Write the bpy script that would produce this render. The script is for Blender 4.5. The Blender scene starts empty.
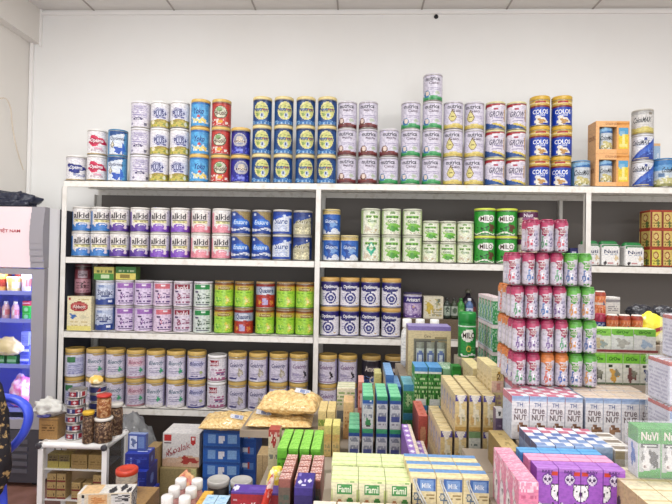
import bpy, math, random
from mathutils import Vector, Matrix, noise
random.seed(7)
S = bpy.context.scene
COL = S.collection
PI = math.pi
rad = math.radians

# ------------------------------------------------------------------ camera
F = 505.0
H = 1.45
CAM_R = (Matrix.Rotation(rad(2.4), 3, 'Z') @ Matrix.Rotation(PI/2 + rad(0.7), 3, 'X') @ Matrix.Rotation(rad(1.0), 3, 'Z'))
cd = bpy.data.cameras.new('camera')
cd.sensor_fit = 'HORIZONTAL'; cd.sensor_width = 36.0; cd.lens = F/672*36.0
cd.clip_start = 0.05
cam = bpy.data.objects.new('camera', cd); COL.objects.link(cam)
cam.matrix_world = Matrix.Translation((0, 0, H)) @ CAM_R.to_4x4()
S.camera = cam

def ray(px, py):
    return CAM_R @ Vector(((px-336)/F, -(py-252)/F, -1.0))
def at(px, py, Y):
    d = ray(px, py); t = Y/d.y
    return Vector((d.x*t, Y, H + d.z*t))
def ax(px, py, Y):
    return at(px, py, Y).x

# ------------------------------------------------------------------ colour and materials
def C(h):
    h = h.lstrip('#')
    r = []
    for i in (0, 2, 4):
        c = int(h[i:i+2], 16)/255
        r.append(c/12.92 if c <= .04045 else ((c+.055)/1.055)**2.4)
    return (r[0], r[1], r[2], 1.0)

def mat(name, col=None, rough=.5, metal=0., attr=False, spec=.5, coat=0., bump=None, noisecol=None, trans=None, emit=None):
    m = bpy.data.materials.new(name); m.use_nodes = True
    nt = m.node_tree; b = nt.nodes['Principled BSDF']
    b.inputs['Roughness'].default_value = rough
    b.inputs['Metallic'].default_value = metal
    b.inputs['Specular IOR Level'].default_value = spec
    b.inputs['Coat Weight'].default_value = coat
    if col: b.inputs['Base Color'].default_value = C(col)
    if attr:
        a = nt.nodes.new('ShaderNodeAttribute'); a.attribute_name = 'Col'
        if attr is True: nt.links.new(a.outputs['Color'], b.inputs['Base Color'])
        else:                      # small printed matter over the artwork
            k, lo = attr
            tc = nt.nodes.new('ShaderNodeTexCoord'); mp = nt.nodes.new('ShaderNodeMapping'); mp.inputs['Scale'].default_value = k
            n = nt.nodes.new('ShaderNodeTexNoise'); n.inputs['Scale'].default_value = 1; n.inputs['Detail'].default_value = 3; n.inputs['Roughness'].default_value = .6
            r = nt.nodes.new('ShaderNodeValToRGB'); r.color_ramp.elements[0].position = .40; r.color_ramp.elements[1].position = .56
            r.color_ramp.elements[0].color = (lo, lo, lo*1.05, 1); r.color_ramp.elements[1].color = (1, 1, 1, 1)
            mx = nt.nodes.new('ShaderNodeMix'); mx.data_type = 'RGBA'; mx.blend_type = 'MULTIPLY'; mx.inputs[0].default_value = 1
            nt.links.new(tc.outputs['Object'], mp.inputs['Vector']); nt.links.new(mp.outputs[0], n.inputs['Vector']); nt.links.new(n.outputs['Fac'], r.inputs['Fac'])
            nt.links.new(a.outputs['Color'], mx.inputs[6]); nt.links.new(r.outputs['Color'], mx.inputs[7]); nt.links.new(mx.outputs[2], b.inputs['Base Color'])
    if noisecol:
        c2, sc, lo, hi = noisecol
        tc = nt.nodes.new('ShaderNodeTexCoord')
        n = nt.nodes.new('ShaderNodeTexNoise'); n.inputs['Scale'].default_value = sc; n.inputs['Detail'].default_value = 6
        r = nt.nodes.new('ShaderNodeValToRGB')
        r.color_ramp.elements[0].position = lo; r.color_ramp.elements[1].position = hi
        r.color_ramp.elements[0].color = C(col); r.color_ramp.elements[1].color = C(c2)
        nt.links.new(tc.outputs['Object'], n.inputs['Vector'])
        nt.links.new(n.outputs['Fac'], r.inputs['Fac']); nt.links.new(r.outputs['Color'], b.inputs['Base Color'])
    if bump:
        sc, st, dist = bump
        tc = nt.nodes.new('ShaderNodeTexCoord')
        n = nt.nodes.new('ShaderNodeTexNoise'); n.inputs['Scale'].default_value = sc; n.inputs['Detail'].default_value = 4
        bp = nt.nodes.new('ShaderNodeBump'); bp.inputs['Strength'].default_value = st; bp.inputs['Distance'].default_value = dist
        nt.links.new(tc.outputs['Object'], n.inputs['Vector'])
        nt.links.new(n.outputs['Fac'], bp.inputs['Height']); nt.links.new(bp.outputs['Normal'], b.inputs['Normal'])
    if trans is not None:
        out = nt.nodes['Material Output']
        t = nt.nodes.new('ShaderNodeBsdfTransparent'); mx = nt.nodes.new('ShaderNodeMixShader')
        mx.inputs['Fac'].default_value = trans
        nt.links.new(t.outputs[0], mx.inputs[1]); nt.links.new(b.outputs[0], mx.inputs[2]); nt.links.new(mx.outputs[0], out.inputs[0])
    if emit:
        b.inputs['Emission Color'].default_value = C(emit[0]); b.inputs['Emission Strength'].default_value = emit[1]
    return m

M_PRINT = mat('printed_label', attr=((75, 75, 130), .73), rough=.33, spec=.5)
M_CARTON = mat('printed_carton', attr=((85, 85, 150), .80), rough=.42, spec=.45)
M_METAL = mat('tin_metal', attr=True, rough=.3, metal=.75)
M_LID = mat('lid_plastic', attr=True, rough=.35)
M_WALL = mat('wall_paint', '#e8e8e6', rough=.85, noisecol=('#e3e2df', 1.3, .35, .75))
M_WALL2 = mat('side_wall_paint', '#e0dcd6', rough=.85)
M_CEIL = mat('ceiling_tile', '#dcd9d5', rough=.9)
M_FLOOR = mat('floor_tile', '#8a6459', rough=.45, noisecol=('#74503f', 9, .4, .7))
M_SHELF = mat('white_enamel', '#d6d3ce', rough=.45, noisecol=('#c4bfb6', 14, .5, .8))
M_EDGE = mat('shelf_enamel_worn', '#dcd9d3', rough=.42, noisecol=('#bdb6aa', 26, .5, .8))
M_BACK = mat('grey_back_panel', '#67625e', rough=.7)
M_GLASS = mat('glass', '#14181a', rough=.03, trans=.10)
M_FILM = mat('clear_film', '#e8ecf2', rough=.12, trans=.30, bump=(40, .5, .01))
M_FILM2 = mat('thin_clear_film', '#f4f6fa', rough=.1, trans=.16, bump=(55, .6, .01))
M_BLACKBAG = mat('black_plastic', '#1b1c26', rough=.28, bump=(25, .7, .02))
M_GREYFILM = mat('grey_film', '#77787a', rough=.25, bump=(18, .7, .02))
M_WHITEBAG = mat('white_plastic_bag', '#c9c8c2', rough=.35, bump=(25, .6, .01))
M_NOODLE = mat('dried_noodles', '#e8cc90', rough=.6, noisecol=('#c79a58', 75, .42, .68), bump=(85, 1., .012), coat=.5)
M_CARD = mat('cardboard', '#b08c5c', rough=.8, noisecol=('#a27e50', 8, .4, .7))
M_ALU = mat('white_aluminium', '#eceae8', rough=.3)
M_DARK = mat('dark_plastic', '#3c3b42', rough=.4)
M_BLACK = mat('black_plastic_solid', '#15151a', rough=.4)
M_FRGREY = mat('fridge_grey', '#8f8c92', rough=.4)
M_FRWHITE = mat('fridge_white', '#e3e3e6', rough=.35)
M_BLUE = mat('blue_plastic', '#3f55d8', rough=.35)
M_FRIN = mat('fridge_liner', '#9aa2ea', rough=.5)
M_RISER = mat('stand_board', '#9c8f80', rough=.7, noisecol=('#8a7d6e', 6, .4, .7))
M_PAPER = mat('paper_tan', '#c9b08a', rough=.8)

MATS_T = [M_PRINT, M_METAL, M_LID, M_CARTON]

# ------------------------------------------------------------------ mesh builder with per-face print colours
class MB:
    def __init__(s): s.v = []; s.f = []; s.c = []; s.m = []; s.s = []
    def add(s, vs, fs, col, mi=0, smooth=False):
        o = len(s.v); s.v.extend(vs)
        multi = isinstance(col, list)
        for i, f in enumerate(fs):
            s.f.append(tuple(o+k for k in f)); s.c.append(col[i] if multi else col); s.m.append(mi); s.s.append(smooth)
    def mesh(s, name, mats):
        me = bpy.data.meshes.new(name)
        me.from_pydata([tuple(v) for v in s.v], [], s.f)
        for m in mats: me.materials.append(m)
        me.polygons.foreach_set('material_index', s.m)
        me.polygons.foreach_set('use_smooth', s.s)
        a = me.color_attributes.new('Col', 'FLOAT_COLOR', 'CORNER')
        buf = []
        for f, c in zip(s.f, s.c):
            buf.extend(list(c)*len(f))
        a.data.foreach_set('color', buf)
        me.update()
        return me
    # plain shapes
    def box(s, x0, x1, y0, y1, z0, z1, col=(1, 1, 1, 1), mi=0):
        vs = [(x0,y0,z0),(x1,y0,z0),(x1,y1,z0),(x0,y1,z0),(x0,y0,z1),(x1,y0,z1),(x1,y1,z1),(x0,y1,z1)]
        s.add(vs, [(0,3,2,1),(4,5,6,7),(0,1,5,4),(1,2,6,5),(2,3,7,6),(3,0,4,7)], col, mi)
    def lathe(s, prof, n, col, mi=0, cx=0, cy=0, smooth=True, capb=True, capt=True):
        vs = []; fs = []
        for r, z in prof:
            for i in range(n):
                a = 2*PI*i/n; vs.append((cx + r*math.sin(a), cy - r*math.cos(a), z))
        for j in range(len(prof)-1):
            for i in range(n):
                k = (i+1) % n
                fs.append((j*n+i, j*n+k, (j+1)*n+k, (j+1)*n+i))
        s.add(vs, fs, col, mi, smooth)
        o = len(s.v)-len(vs)
        for flag, j, rev in ((capb, 0, True), (capt, len(prof)-1, False)):
            if flag:
                f = [o+j*n+i for i in range(n)]
                if rev: f.reverse()
                s.f.append(tuple(f)); s.c.append(col if not isinstance(col, list) else col[0]); s.m.append(mi); s.s.append(False)
    def tube(s, pts, r, n=10, col=(1,1,1,1), mi=0, ry=None):
        pts = [Vector(p) for p in pts]; vs = []; fs = []
        ry = ry or r
        for i, p in enumerate(pts):
            t = (pts[min(i+1, len(pts)-1)] - pts[max(i-1, 0)]).normalized()
            ref = Vector((0, 1, 0)) if abs(t.y) < .9 else Vector((1, 0, 0))
            u = t.cross(ref).normalized(); w = t.cross(u).normalized()
            for k in range(n):
                a = 2*PI*k/n; vs.append(p + u*r*math.cos(a) + w*ry*math.sin(a))
        for i in range(len(pts)-1):
            for k in range(n):
                k2 = (k+1) % n
                fs.append((i*n+k, i*n+k2, (i+1)*n+k2, (i+1)*n+k))
        fs.append(tuple(range(n))); fs.append(tuple((len(pts)-1)*n+k for k in reversed(range(n))))
        s.add(vs, fs, col, mi, True)

# ------------------------------------------------------------------ text outlines, cached
_txt = {}
def text_poly(st, bold=.0):
    k = (st, bold)
    if k in _txt: return _txt[k]
    cu = bpy.data.curves.new('t', 'FONT'); cu.body = st; cu.size = 1; cu.resolution_u = 2
    cu.offset = bold*.5; cu.align_x = 'CENTER'
    ob = bpy.data.objects.new('t', cu); COL.objects.link(ob)
    dg = bpy.context.evaluated_depsgraph_get()
    ev = ob.evaluated_get(dg); me = ev.to_mesh()
    vs = [(v.co.x, v.co.y) for v in me.vertices]; fs = [tuple(p.vertices) for p in me.polygons]
    ev.to_mesh_clear(); bpy.data.objects.remove(ob); bpy.data.curves.remove(cu)
    xs = [v[0] for v in vs]; ys = [v[1] for v in vs]
    cx = (min(xs)+max(xs))/2; cy = (min(ys)+max(ys))/2
    W = max(xs)-min(xs); Hh = max(ys)-min(ys)
    r = ([(x-cx, y-cy) for x, y in vs], fs, W, Hh)
    _txt[k] = r
    return r

def text_xy(st, w, h, bold=.02, slant=0., rot=0.):
    vs, fs, W, Hh = text_poly(st, bold)
    out = []
    for x, y in vs:
        X = x/W*w; Y = y/Hh*h; X += Y*slant
        out.append((X*math.cos(rot)-Y*math.sin(rot), X*math.sin(rot)+Y*math.cos(rot)))
    return out, fs

# ------------------------------------------------------------------ print designs: layers on x in [-1,1], v in [0,1]
def hsh(i, j, k):
    n = math.sin(i*127.1 + j*311.7 + k*74.7)*43758.5453
    return n - math.floor(n)
_cc = {}
def cc(h):
    if h not in _cc:
        c = C(h); g = .3*c[0]+.55*c[1]+.15*c[2]
        _cc[h] = tuple(max(0., (g+(k-g)*1.02)*.84) for k in c[:3]) + (1.,)
    return _cc[h]
def sample(layers, x, v):
    col = cc(layers[0])
    for L in layers[1:]:
        t = L[0]
        if t == 'band':
            if L[1] <= v < L[2]: col = cc(L[3])
        elif t == 'ell':
            _, a, b, ra, rb, c = L
            if ((x-a)/ra)**2 + ((v-b)/rb)**2 < 1: col = cc(c)
        elif t == 'rect':
            if L[1] <= x < L[2] and L[3] <= v < L[4]: col = cc(L[5])
        elif t == 'lines':     # rows of small print
            _, a0, a1, b0, b1, c, n, sd = L
            if a0 <= x < a1 and b0 <= v < b1:
                k = (v-b0)/(b1-b0)*n
                if k % 1 < .5 and hsh(int(k), int(x*9), sd) > .25: col = cc(c)
        elif t == 'speck':
            _, a0, a1, b0, b1, c, p, sd = L
            if a0 <= x < a1 and b0 <= v < b1 and hsh(int((x+3)*8), int(v*18), sd) < p: col = cc(c)
        elif t == 'blob':
            _, a, b, ra, rb, c, sd = L
            an = math.atan2((v-b)/rb, (x-a)/ra)
            rr = 1 + .25*math.sin(3*an+sd) + .18*math.sin(5*an+2*sd)
            if ((x-a)/ra)**2 + ((v-b)/rb)**2 < rr*rr: col = cc(c)
        elif t == 'wave':      # fills below a wavy line
            _, b, amp, fr, ph, c = L
            if v < b + amp*math.sin(fr*x+ph): col = cc(c)
        elif t == 'over':      # fills above a slanted line
            _, b, sl, c = L
            if v > b + sl*x: col = cc(c)
        elif t == 'under':
            _, b, sl, c = L
            if v < b + sl*x: col = cc(c)
        elif t == 'dia':
            _, a, b, ra, rb, c = L
            if abs(x-a)/ra + abs(v-b)/rb < 1: col = cc(c)
        elif t == 'drop':
            _, a, b, ra, rb, c = L
            w = ra*(1 if v < b else max(0, 1-(v-b)/(rb*1.6)))
            if abs(x-a) < w and ((v-b)/rb > -1 and (v >= b or ((x-a)/ra)**2+((v-b)/rb)**2 < 1)): col = cc(c)
    return col

def print_cyl(mb, prof, layers, texts=(), z0=None, z1=None, step=5, mi=0, rows=28):
    """surface of revolution carrying a printed label; prof is a list of (r, z)"""
    zs0 = prof[0][1]; zs1 = prof[-1][1]
    def rad_at(z):
        for (ra, za), (rb, zb) in zip(prof, prof[1:]):
            if z <= zb or (rb, zb) == prof[-1]:
                t = 0 if zb == za else (z-za)/(zb-za)
                return ra + (rb-ra)*min(max(t, 0), 1)
        return prof[-1][0]
    ang = list(range(-100, 101, step)) + list(range(120, 241, 20))
    n = len(ang)
    zs = [zs0 + (zs1-zs0)*i/rows for i in range(rows+1)]
    vs = []
    for z in zs:
        r = rad_at(z)
        for a in ang:
            t = rad(a); vs.append((r*math.sin(t), -r*math.cos(t), z))
    fs = []; cs = []
    for j in range(rows):
        vv = (j+.5)/rows
        for i in range(n):
            k = (i+1) % n
            a0 = ang[i]; a1 = ang[k] if k else 260
            fs.append((j*n+i, j*n+k, (j+1)*n+k, (j+1)*n+i))
            am = (a0+a1)/2
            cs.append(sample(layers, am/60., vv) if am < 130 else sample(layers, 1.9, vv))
    mb.add(vs, fs, cs, mi, True)
    for T in texts:
        st, x, v, w, h, col = T[:6]
        bold = T[6] if len(T) > 6 else .02; sl = T[7] if len(T) > 7 else 0.; rt = T[8] if len(T) > 8 else 0.
        z = zs0 + (zs1-zs0)*v; r = rad_at(z) + .0007
        pv, pf = text_xy(st, w, h, bold, sl, rt)
        px_k = 1.1; py_k = 1.15
        mb.add([(r*math.sin(rad(60*x)+px*px_k/r), -r*math.cos(rad(60*x)+px*px_k/r), z+py*py_k) for px, py in pv], pf, cc(col), mi)

def tin_meshes(name, r, h, layers, texts, lid=('#f2f0ec', .014, 0), foot='#b9b4aa', lidmi=2):
    mb = MB(); lc, lh, dr = lid
    hb = h - lh
    mb.lathe([(r-.003, 0), (r+.0008, .001), (r+.0008, .004), (r-.0005, .0055)], 40, cc(foot), 1)
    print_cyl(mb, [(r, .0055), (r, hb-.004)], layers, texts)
    mb.lathe([(r-.0005, hb-.004), (r+.0008, hb-.003), (r+.0008, hb-.0005), (r-.004, hb)], 40, cc(foot), 1)
    body = mb.mesh(name+'_body', MATS_T)
    mb = MB(); rl = r+dr
    z = hb+.0002
    mb.lathe([(rl-.004, z), (rl-.0005, z+.0005), (rl, z+.002), (rl, h-.004), (rl-.0015, h-.0012), (rl-.005, h-.0004), (rl-.008, h-.0004), (rl-.010, h-.003), (0.0, h-.003)], 40, cc(lc), lidmi, capt=False)
    lidm = mb.mesh(name+'_lid', MATS_T)
    return [('body', body), ('lid', lidm)]

def print_box(mb, w, d, h, faces, base, rnd=.0015, res=(14, 20), mi=3, texts=(), oz=0., ox=0., oy=0.):
    """rounded box, front face at y=oy looking to -Y, bottom at oz; faces: F B L R T -> layers"""
    hx, hy, hz = w/2, d/2, h/2
    def put(p):
        q = [min(max(p[i], -(hh-rnd)), hh-rnd) for i, hh in enumerate((hx, hy, hz))]
        dv = [p[i]-q[i] for i in range(3)]; L = math.sqrt(sum(t*t for t in dv))
        if L > rnd: q = [q[i]+dv[i]/L*rnd for i in range(3)]
        else: q = p
        return (q[0]+ox, q[1]+hy+oy, q[2]+hz+oz)
    spec = {'F': (0, 2), 'B': (0, 2), 'L': (1, 2), 'R': (1, 2), 'T': (0, 1), 'D': (0, 1)}
    hh = (hx, hy, hz)
    for k, (ia, ib) in spec.items():
        lay = faces.get(k)
        if lay is None: lay = [base]
        nu, nv = (res if len(lay) > 1 else (1, 1))
        if k in 'T' and len(lay) > 1: nv = max(6, nu)
        def lines(hw, n):
            inner = hw-rnd
            return [-hw] + [-inner + 2*inner*i/n for i in range(n+1)] + [hw]
        ua, ub = lines(hh[ia], nu), lines(hh[ib], nv)
        vs = []; fs = []; cs = []
        for b_ in ub:
            for a_ in ua:
                sg = 1
                if k == 'F': p = [a_, -hy, b_]
                elif k == 'B': p = [-a_, hy, b_]
                elif k == 'L': p = [-hx, -a_, b_]
                elif k == 'R': p = [hx, a_, b_]
                elif k == 'T': p = [a_, b_, hz]
                else: p = [a_, -b_, -hz]
                vs.append(put(p))
        n = len(ua)
        for j in range(len(ub)-1):
            for i in range(n-1):
                fs.append((j*n+i, j*n+i+1, (j+1)*n+i+1, (j+1)*n+i))
                xm = (ua[i]+ua[i+1])/2/hh[ia]; vm = ((ub[j]+ub[j+1])/2/hh[ib]+1)/2
                cs.append(sample(lay, xm, vm))
        mb.add(vs, fs, cs, mi)
    for T in texts:
        fc, st, x, v, tw, th, col = T[:7]
        bold = T[7] if len(T) > 7 else .02; sl = T[8] if len(T) > 8 else 0.; rt = T[9] if len(T) > 9 else 0.
        pv, pf = text_xy(st, tw, th, bold, sl, rt)
        e = .0006; out = []
        for px, py in pv:
            if fc == 'F': out.append((ox+x*hx+px, oy-e, oz+v*h+py))
            elif fc == 'L': out.append((ox-hx-e, oy+hy-x*hy-px, oz+v*h+py))
            elif fc == 'R': out.append((ox+hx+e, oy+hy+x*hy+px, oz+v*h+py))
            elif fc == 'T': out.append((ox+x*hx+px, oy+hy+(v*2-1)*hy+py, oz+h+e))
        mb.add(out, pf, cc(col), mi)

def box_mesh(name, w, d, h, faces, base, **k):
    mb = MB(); print_box(mb, w, d, h, faces, base, **k)
    return mb.mesh(name, MATS_T)

def lump(name, rx, ry, rz, seed, m, amp=.25, fr=2.2, sub=4, flat=.5, fold=.0):
    """crumpled soft bag resting on z=0"""
    import bmesh
    bm = bmesh.new(); bmesh.ops.create_icosphere(bm, subdivisions=sub, radius=1)
    for v in bm.verts:
        p = v.co.copy()
        n1 = noise.fractal(p*fr + Vector((seed, seed*2.3, 0)), 1.0, 2.0, 4)
        n2 = abs(noise.noise(p*fr*2.5 + Vector((0, seed, 5))))
        k = 1 + amp*n1 - fold*n2
        q = p*k
        if q.z < 0: q.z *= flat
        v.co = Vector((q.x*rx, q.y*ry, q.z*rz))
    mz = min(v.co.z for v in bm.verts)
    for v in bm.verts:
        v.co.z -= mz
    me = bpy.data.meshes.new(name); bm.to_mesh(me); bm.free()
    for p in me.polygons: p.use_smooth = True
    me.materials.append(m)
    return me

def pillow(name, w, d, h, m, seed=0, rough=.12, n=28):
    """pillow packet lying flat, sealed at both short ends"""
    vs = []; fs = []
    for side in (1, -1):
        for j in range(n+1):
            for i in range(n+1):
                x = -1+2*i/n; y = -1+2*j/n
                t = max(0, (1-abs(x)**4))**.5*max(0, (1-abs(y)**4))**.5
                nn = noise.fractal(Vector((x*2.6+seed, y*2.6, side*3.)), 1., 2., 4)*rough
                z = side*h/2*t*(1+2*nn)
                vs.append((x*w/2*(1-.05*nn), y*d/2, z if side > 0 else z*.6))
    N = (n+1)*(n+1)
    for j in range(n):
        for i in range(n):
            a = j*(n+1)+i
            fs.append((a, a+1, a+n+2, a+n+1)); fs.append((N+a, N+a+n+1, N+a+n+2, N+a+1))
    mz = min(v[2] for v in vs)
    me = bpy.data.meshes.new(name); me.from_pydata([(x, y, z-mz) for x, y, z in vs], [], fs)
    for p in me.polygons: p.use_smooth = True
    me.materials.append(m); me.update()
    return me

# ------------------------------------------------------------------ objects
def link(name, me, parent=None, loc=(0, 0, 0), rz=0):
    o = bpy.data.objects.new(name, me); COL.objects.link(o)
    o.location = loc; o.rotation_euler = (0, 0, rz)
    if parent: o.parent = parent
    return o
def tag(o, label=None, cat=None, group=None, kind=None):
    if label: o['label'] = label
    if cat: o['category'] = cat
    if group: o['group'] = group
    if kind: o['kind'] = kind
    return o
def empty(name, loc, rz, label, cat, group=None):
    o = bpy.data.objects.new(name, None); COL.objects.link(o)
    o.empty_display_size = .05
    o.location = loc; o.rotation_euler = (0, 0, rz)
    return tag(o, label, cat, group)
def build(name, parts, loc, rz, label, cat, group=None):
    """a thing from its part meshes: (part_name, mesh[, offset])"""
    r = empty(name, loc, rz, label, cat, group)
    for p in parts:
        link(p[0], p[1], r, p[2] if len(p) > 2 else (0, 0, 0))
    return r
def single(name, me, loc, rz, label, cat, group=None):
    return tag(link(name, me, None, loc, rz), label, cat, group)
def plain(name, m, *boxes):
    mb = MB()
    for b in boxes: mb.box(*b)
    return mb.mesh(name, [m])
def struct(name, m, *boxes):
    return tag(link(name, plain(name, m, *boxes)), kind='structure')

# ================================================================== ROOM
XL, XR, YB, YF, ZC = -2.475, 3.3, 3.68, -2.6, 3.275
struct('floor', M_FLOOR, (XL-.1, XR+.1, YF-.1, YB+.1, -.1, 0))
struct('ceiling', M_CEIL, (XL-.1, XR+.1, YF-.1, YB+.1, ZC, ZC+.1))
struct('wall_back', M_WALL, (XL-.1, XR+.1, YB, YB+.1, 0, ZC))
struct('wall_left', M_WALL2, (XL-.1, XL, YF, YB, 0, ZC))
struct('wall_right', M_WALL2, (XR, XR+.1, YF, YB, 0, ZC))
struct('wall_front', M_WALL2, (XL-.1, -1.9, YF-.1, YF, 0, ZC), (2.6, XR+.1, YF-.1, YF, 0, ZC), (-1.9, 2.6, YF-.1, YF, 2.75, ZC))
struct('trim_1', M_WALL2, (XL, XL+.07, 2.2, YB, 3.02, ZC))                 # beam along the left wall
struct('trim_2', M_ALU, (XL+.004, XL+.028, YB-.024, YB, 0, 3.02), (XL+.07, XL+.085, YB-.018, YB, 3.0, ZC))   # pipe box in the corner
struct('trim_3', M_ALU, (XL+.07, XR, YB-.016, YB, 3.235, 3.255))         # cable duct under the ceiling
m_seam = mat('ceiling_seam', '#a8a29c', rough=.8)
sx = [(-2.0+.61*i) for i in range(9)]
struct('trim_4', m_seam, *[(x-.006, x+.006, YF, YB, ZC-.004, ZC) for x in sx])
# stain patches and a nail hole on the back wall
mb = MB()
mb.lathe([(.0, 0), (.014, 0), (.016, .006), (.0, .008)], 16, cc('#2c2622'))
me = mb.mesh('hook', [M_BLACK]); me.transform(Matrix.Rotation(PI/2, 4, 'X'))
p = at(436, 17, YB)
single('wall_hook', me, (p.x, YB, p.z), 0, 'small dark hook fixed to the white wall high above the tins', 'hook')
mb = MB()
cp = [at(-8, 100, 3.3), at(6, 97, 3.35), at(11, 108, 3.4), at(12, 125, 3.42), at(16, 146, 3.45), at(20, 160, 3.5), at(24, 172, 3.55)]
pts = []
for i in range(len(cp)-1):
    for k in range(6):
        pts.append(cp[i].lerp(cp[i+1], k/6))
for _ in range(3):
    pts = [pts[0]] + [(pts[i-1]+pts[i]+pts[i+1])/3 for i in range(1, len(pts)-1)] + [pts[-1]]
mb.tube(pts, .004, 8)
single('hanging_cable', mb.mesh('cable', [mat('cable_cream', '#cdbfae', rough=.6)]), (0, 0, 0), 0, 'thin cream cable hanging on the wall above the drinks fridge', 'cable')

# ================================================================== LIGHT
w = bpy.data.worlds.new('world'); S.world = w; w.use_nodes = True
w.node_tree.nodes['Background'].inputs['Color'].default_value = (.9, .95, 1, 1)
w.node_tree.nodes['Background'].inputs['Strength'].default_value = 1.0
def area(name, loc, rot, sx_, sy_, e, col=(1, 1, 1)):
    l = bpy.data.lights.new(name, 'AREA'); l.shape = 'RECTANGLE'; l.size = sx_; l.size_y = sy_; l.energy = e; l.color = col
    o = bpy.data.objects.new(name, l); COL.objects.link(o); o.location = loc; o.rotation_euler = rot
    return o
for i, (x, y) in enumerate([(-1.3, 1.75), (1.3, 1.75), (-1.2, -.5), (1.2, -.5)]):
    area('ceiling_lamp', (x, y, ZC-.06), (0, 0, 0), 1.3, .35, 46 if y > 0 else 30, (1, .995, .98))
area('shopfront_daylight', (.35, YF+.02, 1.45), (PI/2, 0, 0), 4.4, 2.5, 118, (.97, .98, 1))
S.view_settings.view_transform = 'Standard'; S.view_settings.look = 'None'
S.view_settings.gamma = 1.0; S.view_settings.use_curve_mapping = False
S.view_settings.exposure = -0.07

# ================================================================== SHELF RACK
D = 3.2
DB = 3.64
Z1, Z2, Z3, Z4 = 1.927, 1.432, .950, .466
PX = [-1.905, -.253, 1.43, 3.1]
rack = empty('storage_rack', (0, D, 0), 0, 'long white enamelled metal storage rack with four shelf levels against the back wall', 'rack')
def tray(x0, x1, z, m=M_EDGE):
    mb = MB()
    mb.box(x0, x1, 0, DB-D, z-.004, z)                # deck
    mb.box(x0, x1, 0, .004, z-.042, z)                # front lip
    mb.box(x0, x1, .004, .018, z-.042, z-.038)        # folded lip
    mb.box(x0, x1, DB-D-.004, DB-D, z-.042, z)
    for k in (1, 2): mb.box(x0, x1, (DB-D)*k/3, (DB-D)*k/3+.02, z-.016, z-.004)
    return mb.mesh('shelf', [m])
tray_x = list(zip(PX, PX[1:]))
for (x0, x1) in tray_x:
    for z in (Z1, Z2, Z3, Z4):
        link('shelf', tray(x0-.006, x1+.006 if x1 > 3 else x1-.0065, z), rack)
def post(x, y):
    mb = MB()
    top = Z1-.043
    s = 1 if y < .2 else -1
    mb.box(x-.017, x+.017, y, y+.003*s if s > 0 else y, 0, top) if s > 0 else mb.box(x-.017, x+.017, y-.003, y, 0, top)
    if s > 0: mb.box(x-.017, x-.014, y, y+.034, 0, top)
    else: mb.box(x-.017, x-.014, y-.034, y, 0, top)
    mb.box(x-.02, x+.02, y-.004, y+.036*s if s > 0 else y+.004, 0, .006) if s > 0 else None
    return mb.mesh('post', [M_SHELF])
for x in PX:
    link('post', post(x, -.0045), rack); link('post', post(x, DB-D-.006), rack)
for (x0, x1) in tray_x:
    for za, zb in ((Z2, Z1), (Z3, Z2), (Z4, Z3), (.05, Z4)):
        me = plain('back_panel', M_BACK, (x0+.02, x1-.02, DB-D-.0035, DB-D+.002, za+.001, zb-.043))
        link('back_panel', me, rack)

# ================================================================== TIN DESIGNS
# name: (radius, height, layers, texts, lid, look)
R0 = .0615
WL = ('#f1efec', .012, 0)
GL = ('#d8b465', .020, .0012)
def ln(c, n=6, sd=1, a0=-.8, a1=.8, b0=.2, b1=.5): return ('lines', a0, a1, b0, b1, c, n, sd)
T = {}
T['navy_oval'] = (R0, .168, ['#eeecee', ('over', .93, 0, '#d9d6dc'), ('blob', -.1, .52, .85, .2, '#27307c', 1), ('blob', -.15, .5, .72, .15, '#1d2a86', 1), ln('#9aa0c0', 4, 2, -.3, .9, .15, .3), ('band', 0, .05, '#b99d5e')],
   [('Optima', -.1, .53, .074, .026, '#ffffff', .03, .2)], ('#ece9e6', .012, 0), 'white tin with navy oval badge')
T['red_oval'] = (R0, .170, ['#f2eeee', ('blob', 0, .56, .9, .2, '#d63158', 2), ('blob', -.1, .54, .8, .13, '#b81f4a', 2), ('ell', .1, .25, .4, .05, '#e2a7b8'), ln('#c9b7bd', 3, 3, -.6, .7, .12, .22), ('band', 0, .05, '#b99d5e')],
   [('Optima', -.02, .57, .076, .026, '#ffffff', .03, .2)], ('#ece9e6', .012, 0), 'white tin with crimson oval badge')
T['blue_white'] = (R0, .170, ['#dfe8f2', ('rect', .55, 1.7, 0, 1, '#5fa0cf'), ('over', .86, .1, '#23508e'), ('rect', -1.8, -.95, 0, 1, '#4f96c8'), ('dia', -.55, .4, .22, .16, '#6b6145'), ('dia', -.55, .4, .12, .1, '#e9e2c8'), ('blob', .1, .18, .45, .14, '#2e58b8', 1), ('blob', .55, .25, .2, .2, '#3a70cc', 2), ('ell', .5, .85, .15, .05, '#ffffff')],
   [('Optimna', -.05, .66, .088, .026, '#23305c', .03)], ('#3e82ae', .010, .0005), 'pale blue tin with cartoonlike blue swirl')
T['lilac_print'] = (R0, .175, ['#e4e0ea', ln('#a79fc0', 9, 4, -.8, .8, .4, .92), ('ell', -.1, .33, .5, .06, '#3d2b68'), ('ell', .65, .12, .18, .07, '#6d6a80'), ('ell', -.75, .12, .14, .06, '#8a86a0'), ('speck', -.9, .9, .5, .9, '#c3bcd6', .3, 3)],
   [('Premium', -.05, .82, .05, .014, '#8d86a8', .01), ('SURE', -.1, .33, .03, .01, '#ffffff', .02)], ('#eceaf0', .012, 0), 'pale lilac tin with small dark oval')
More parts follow.
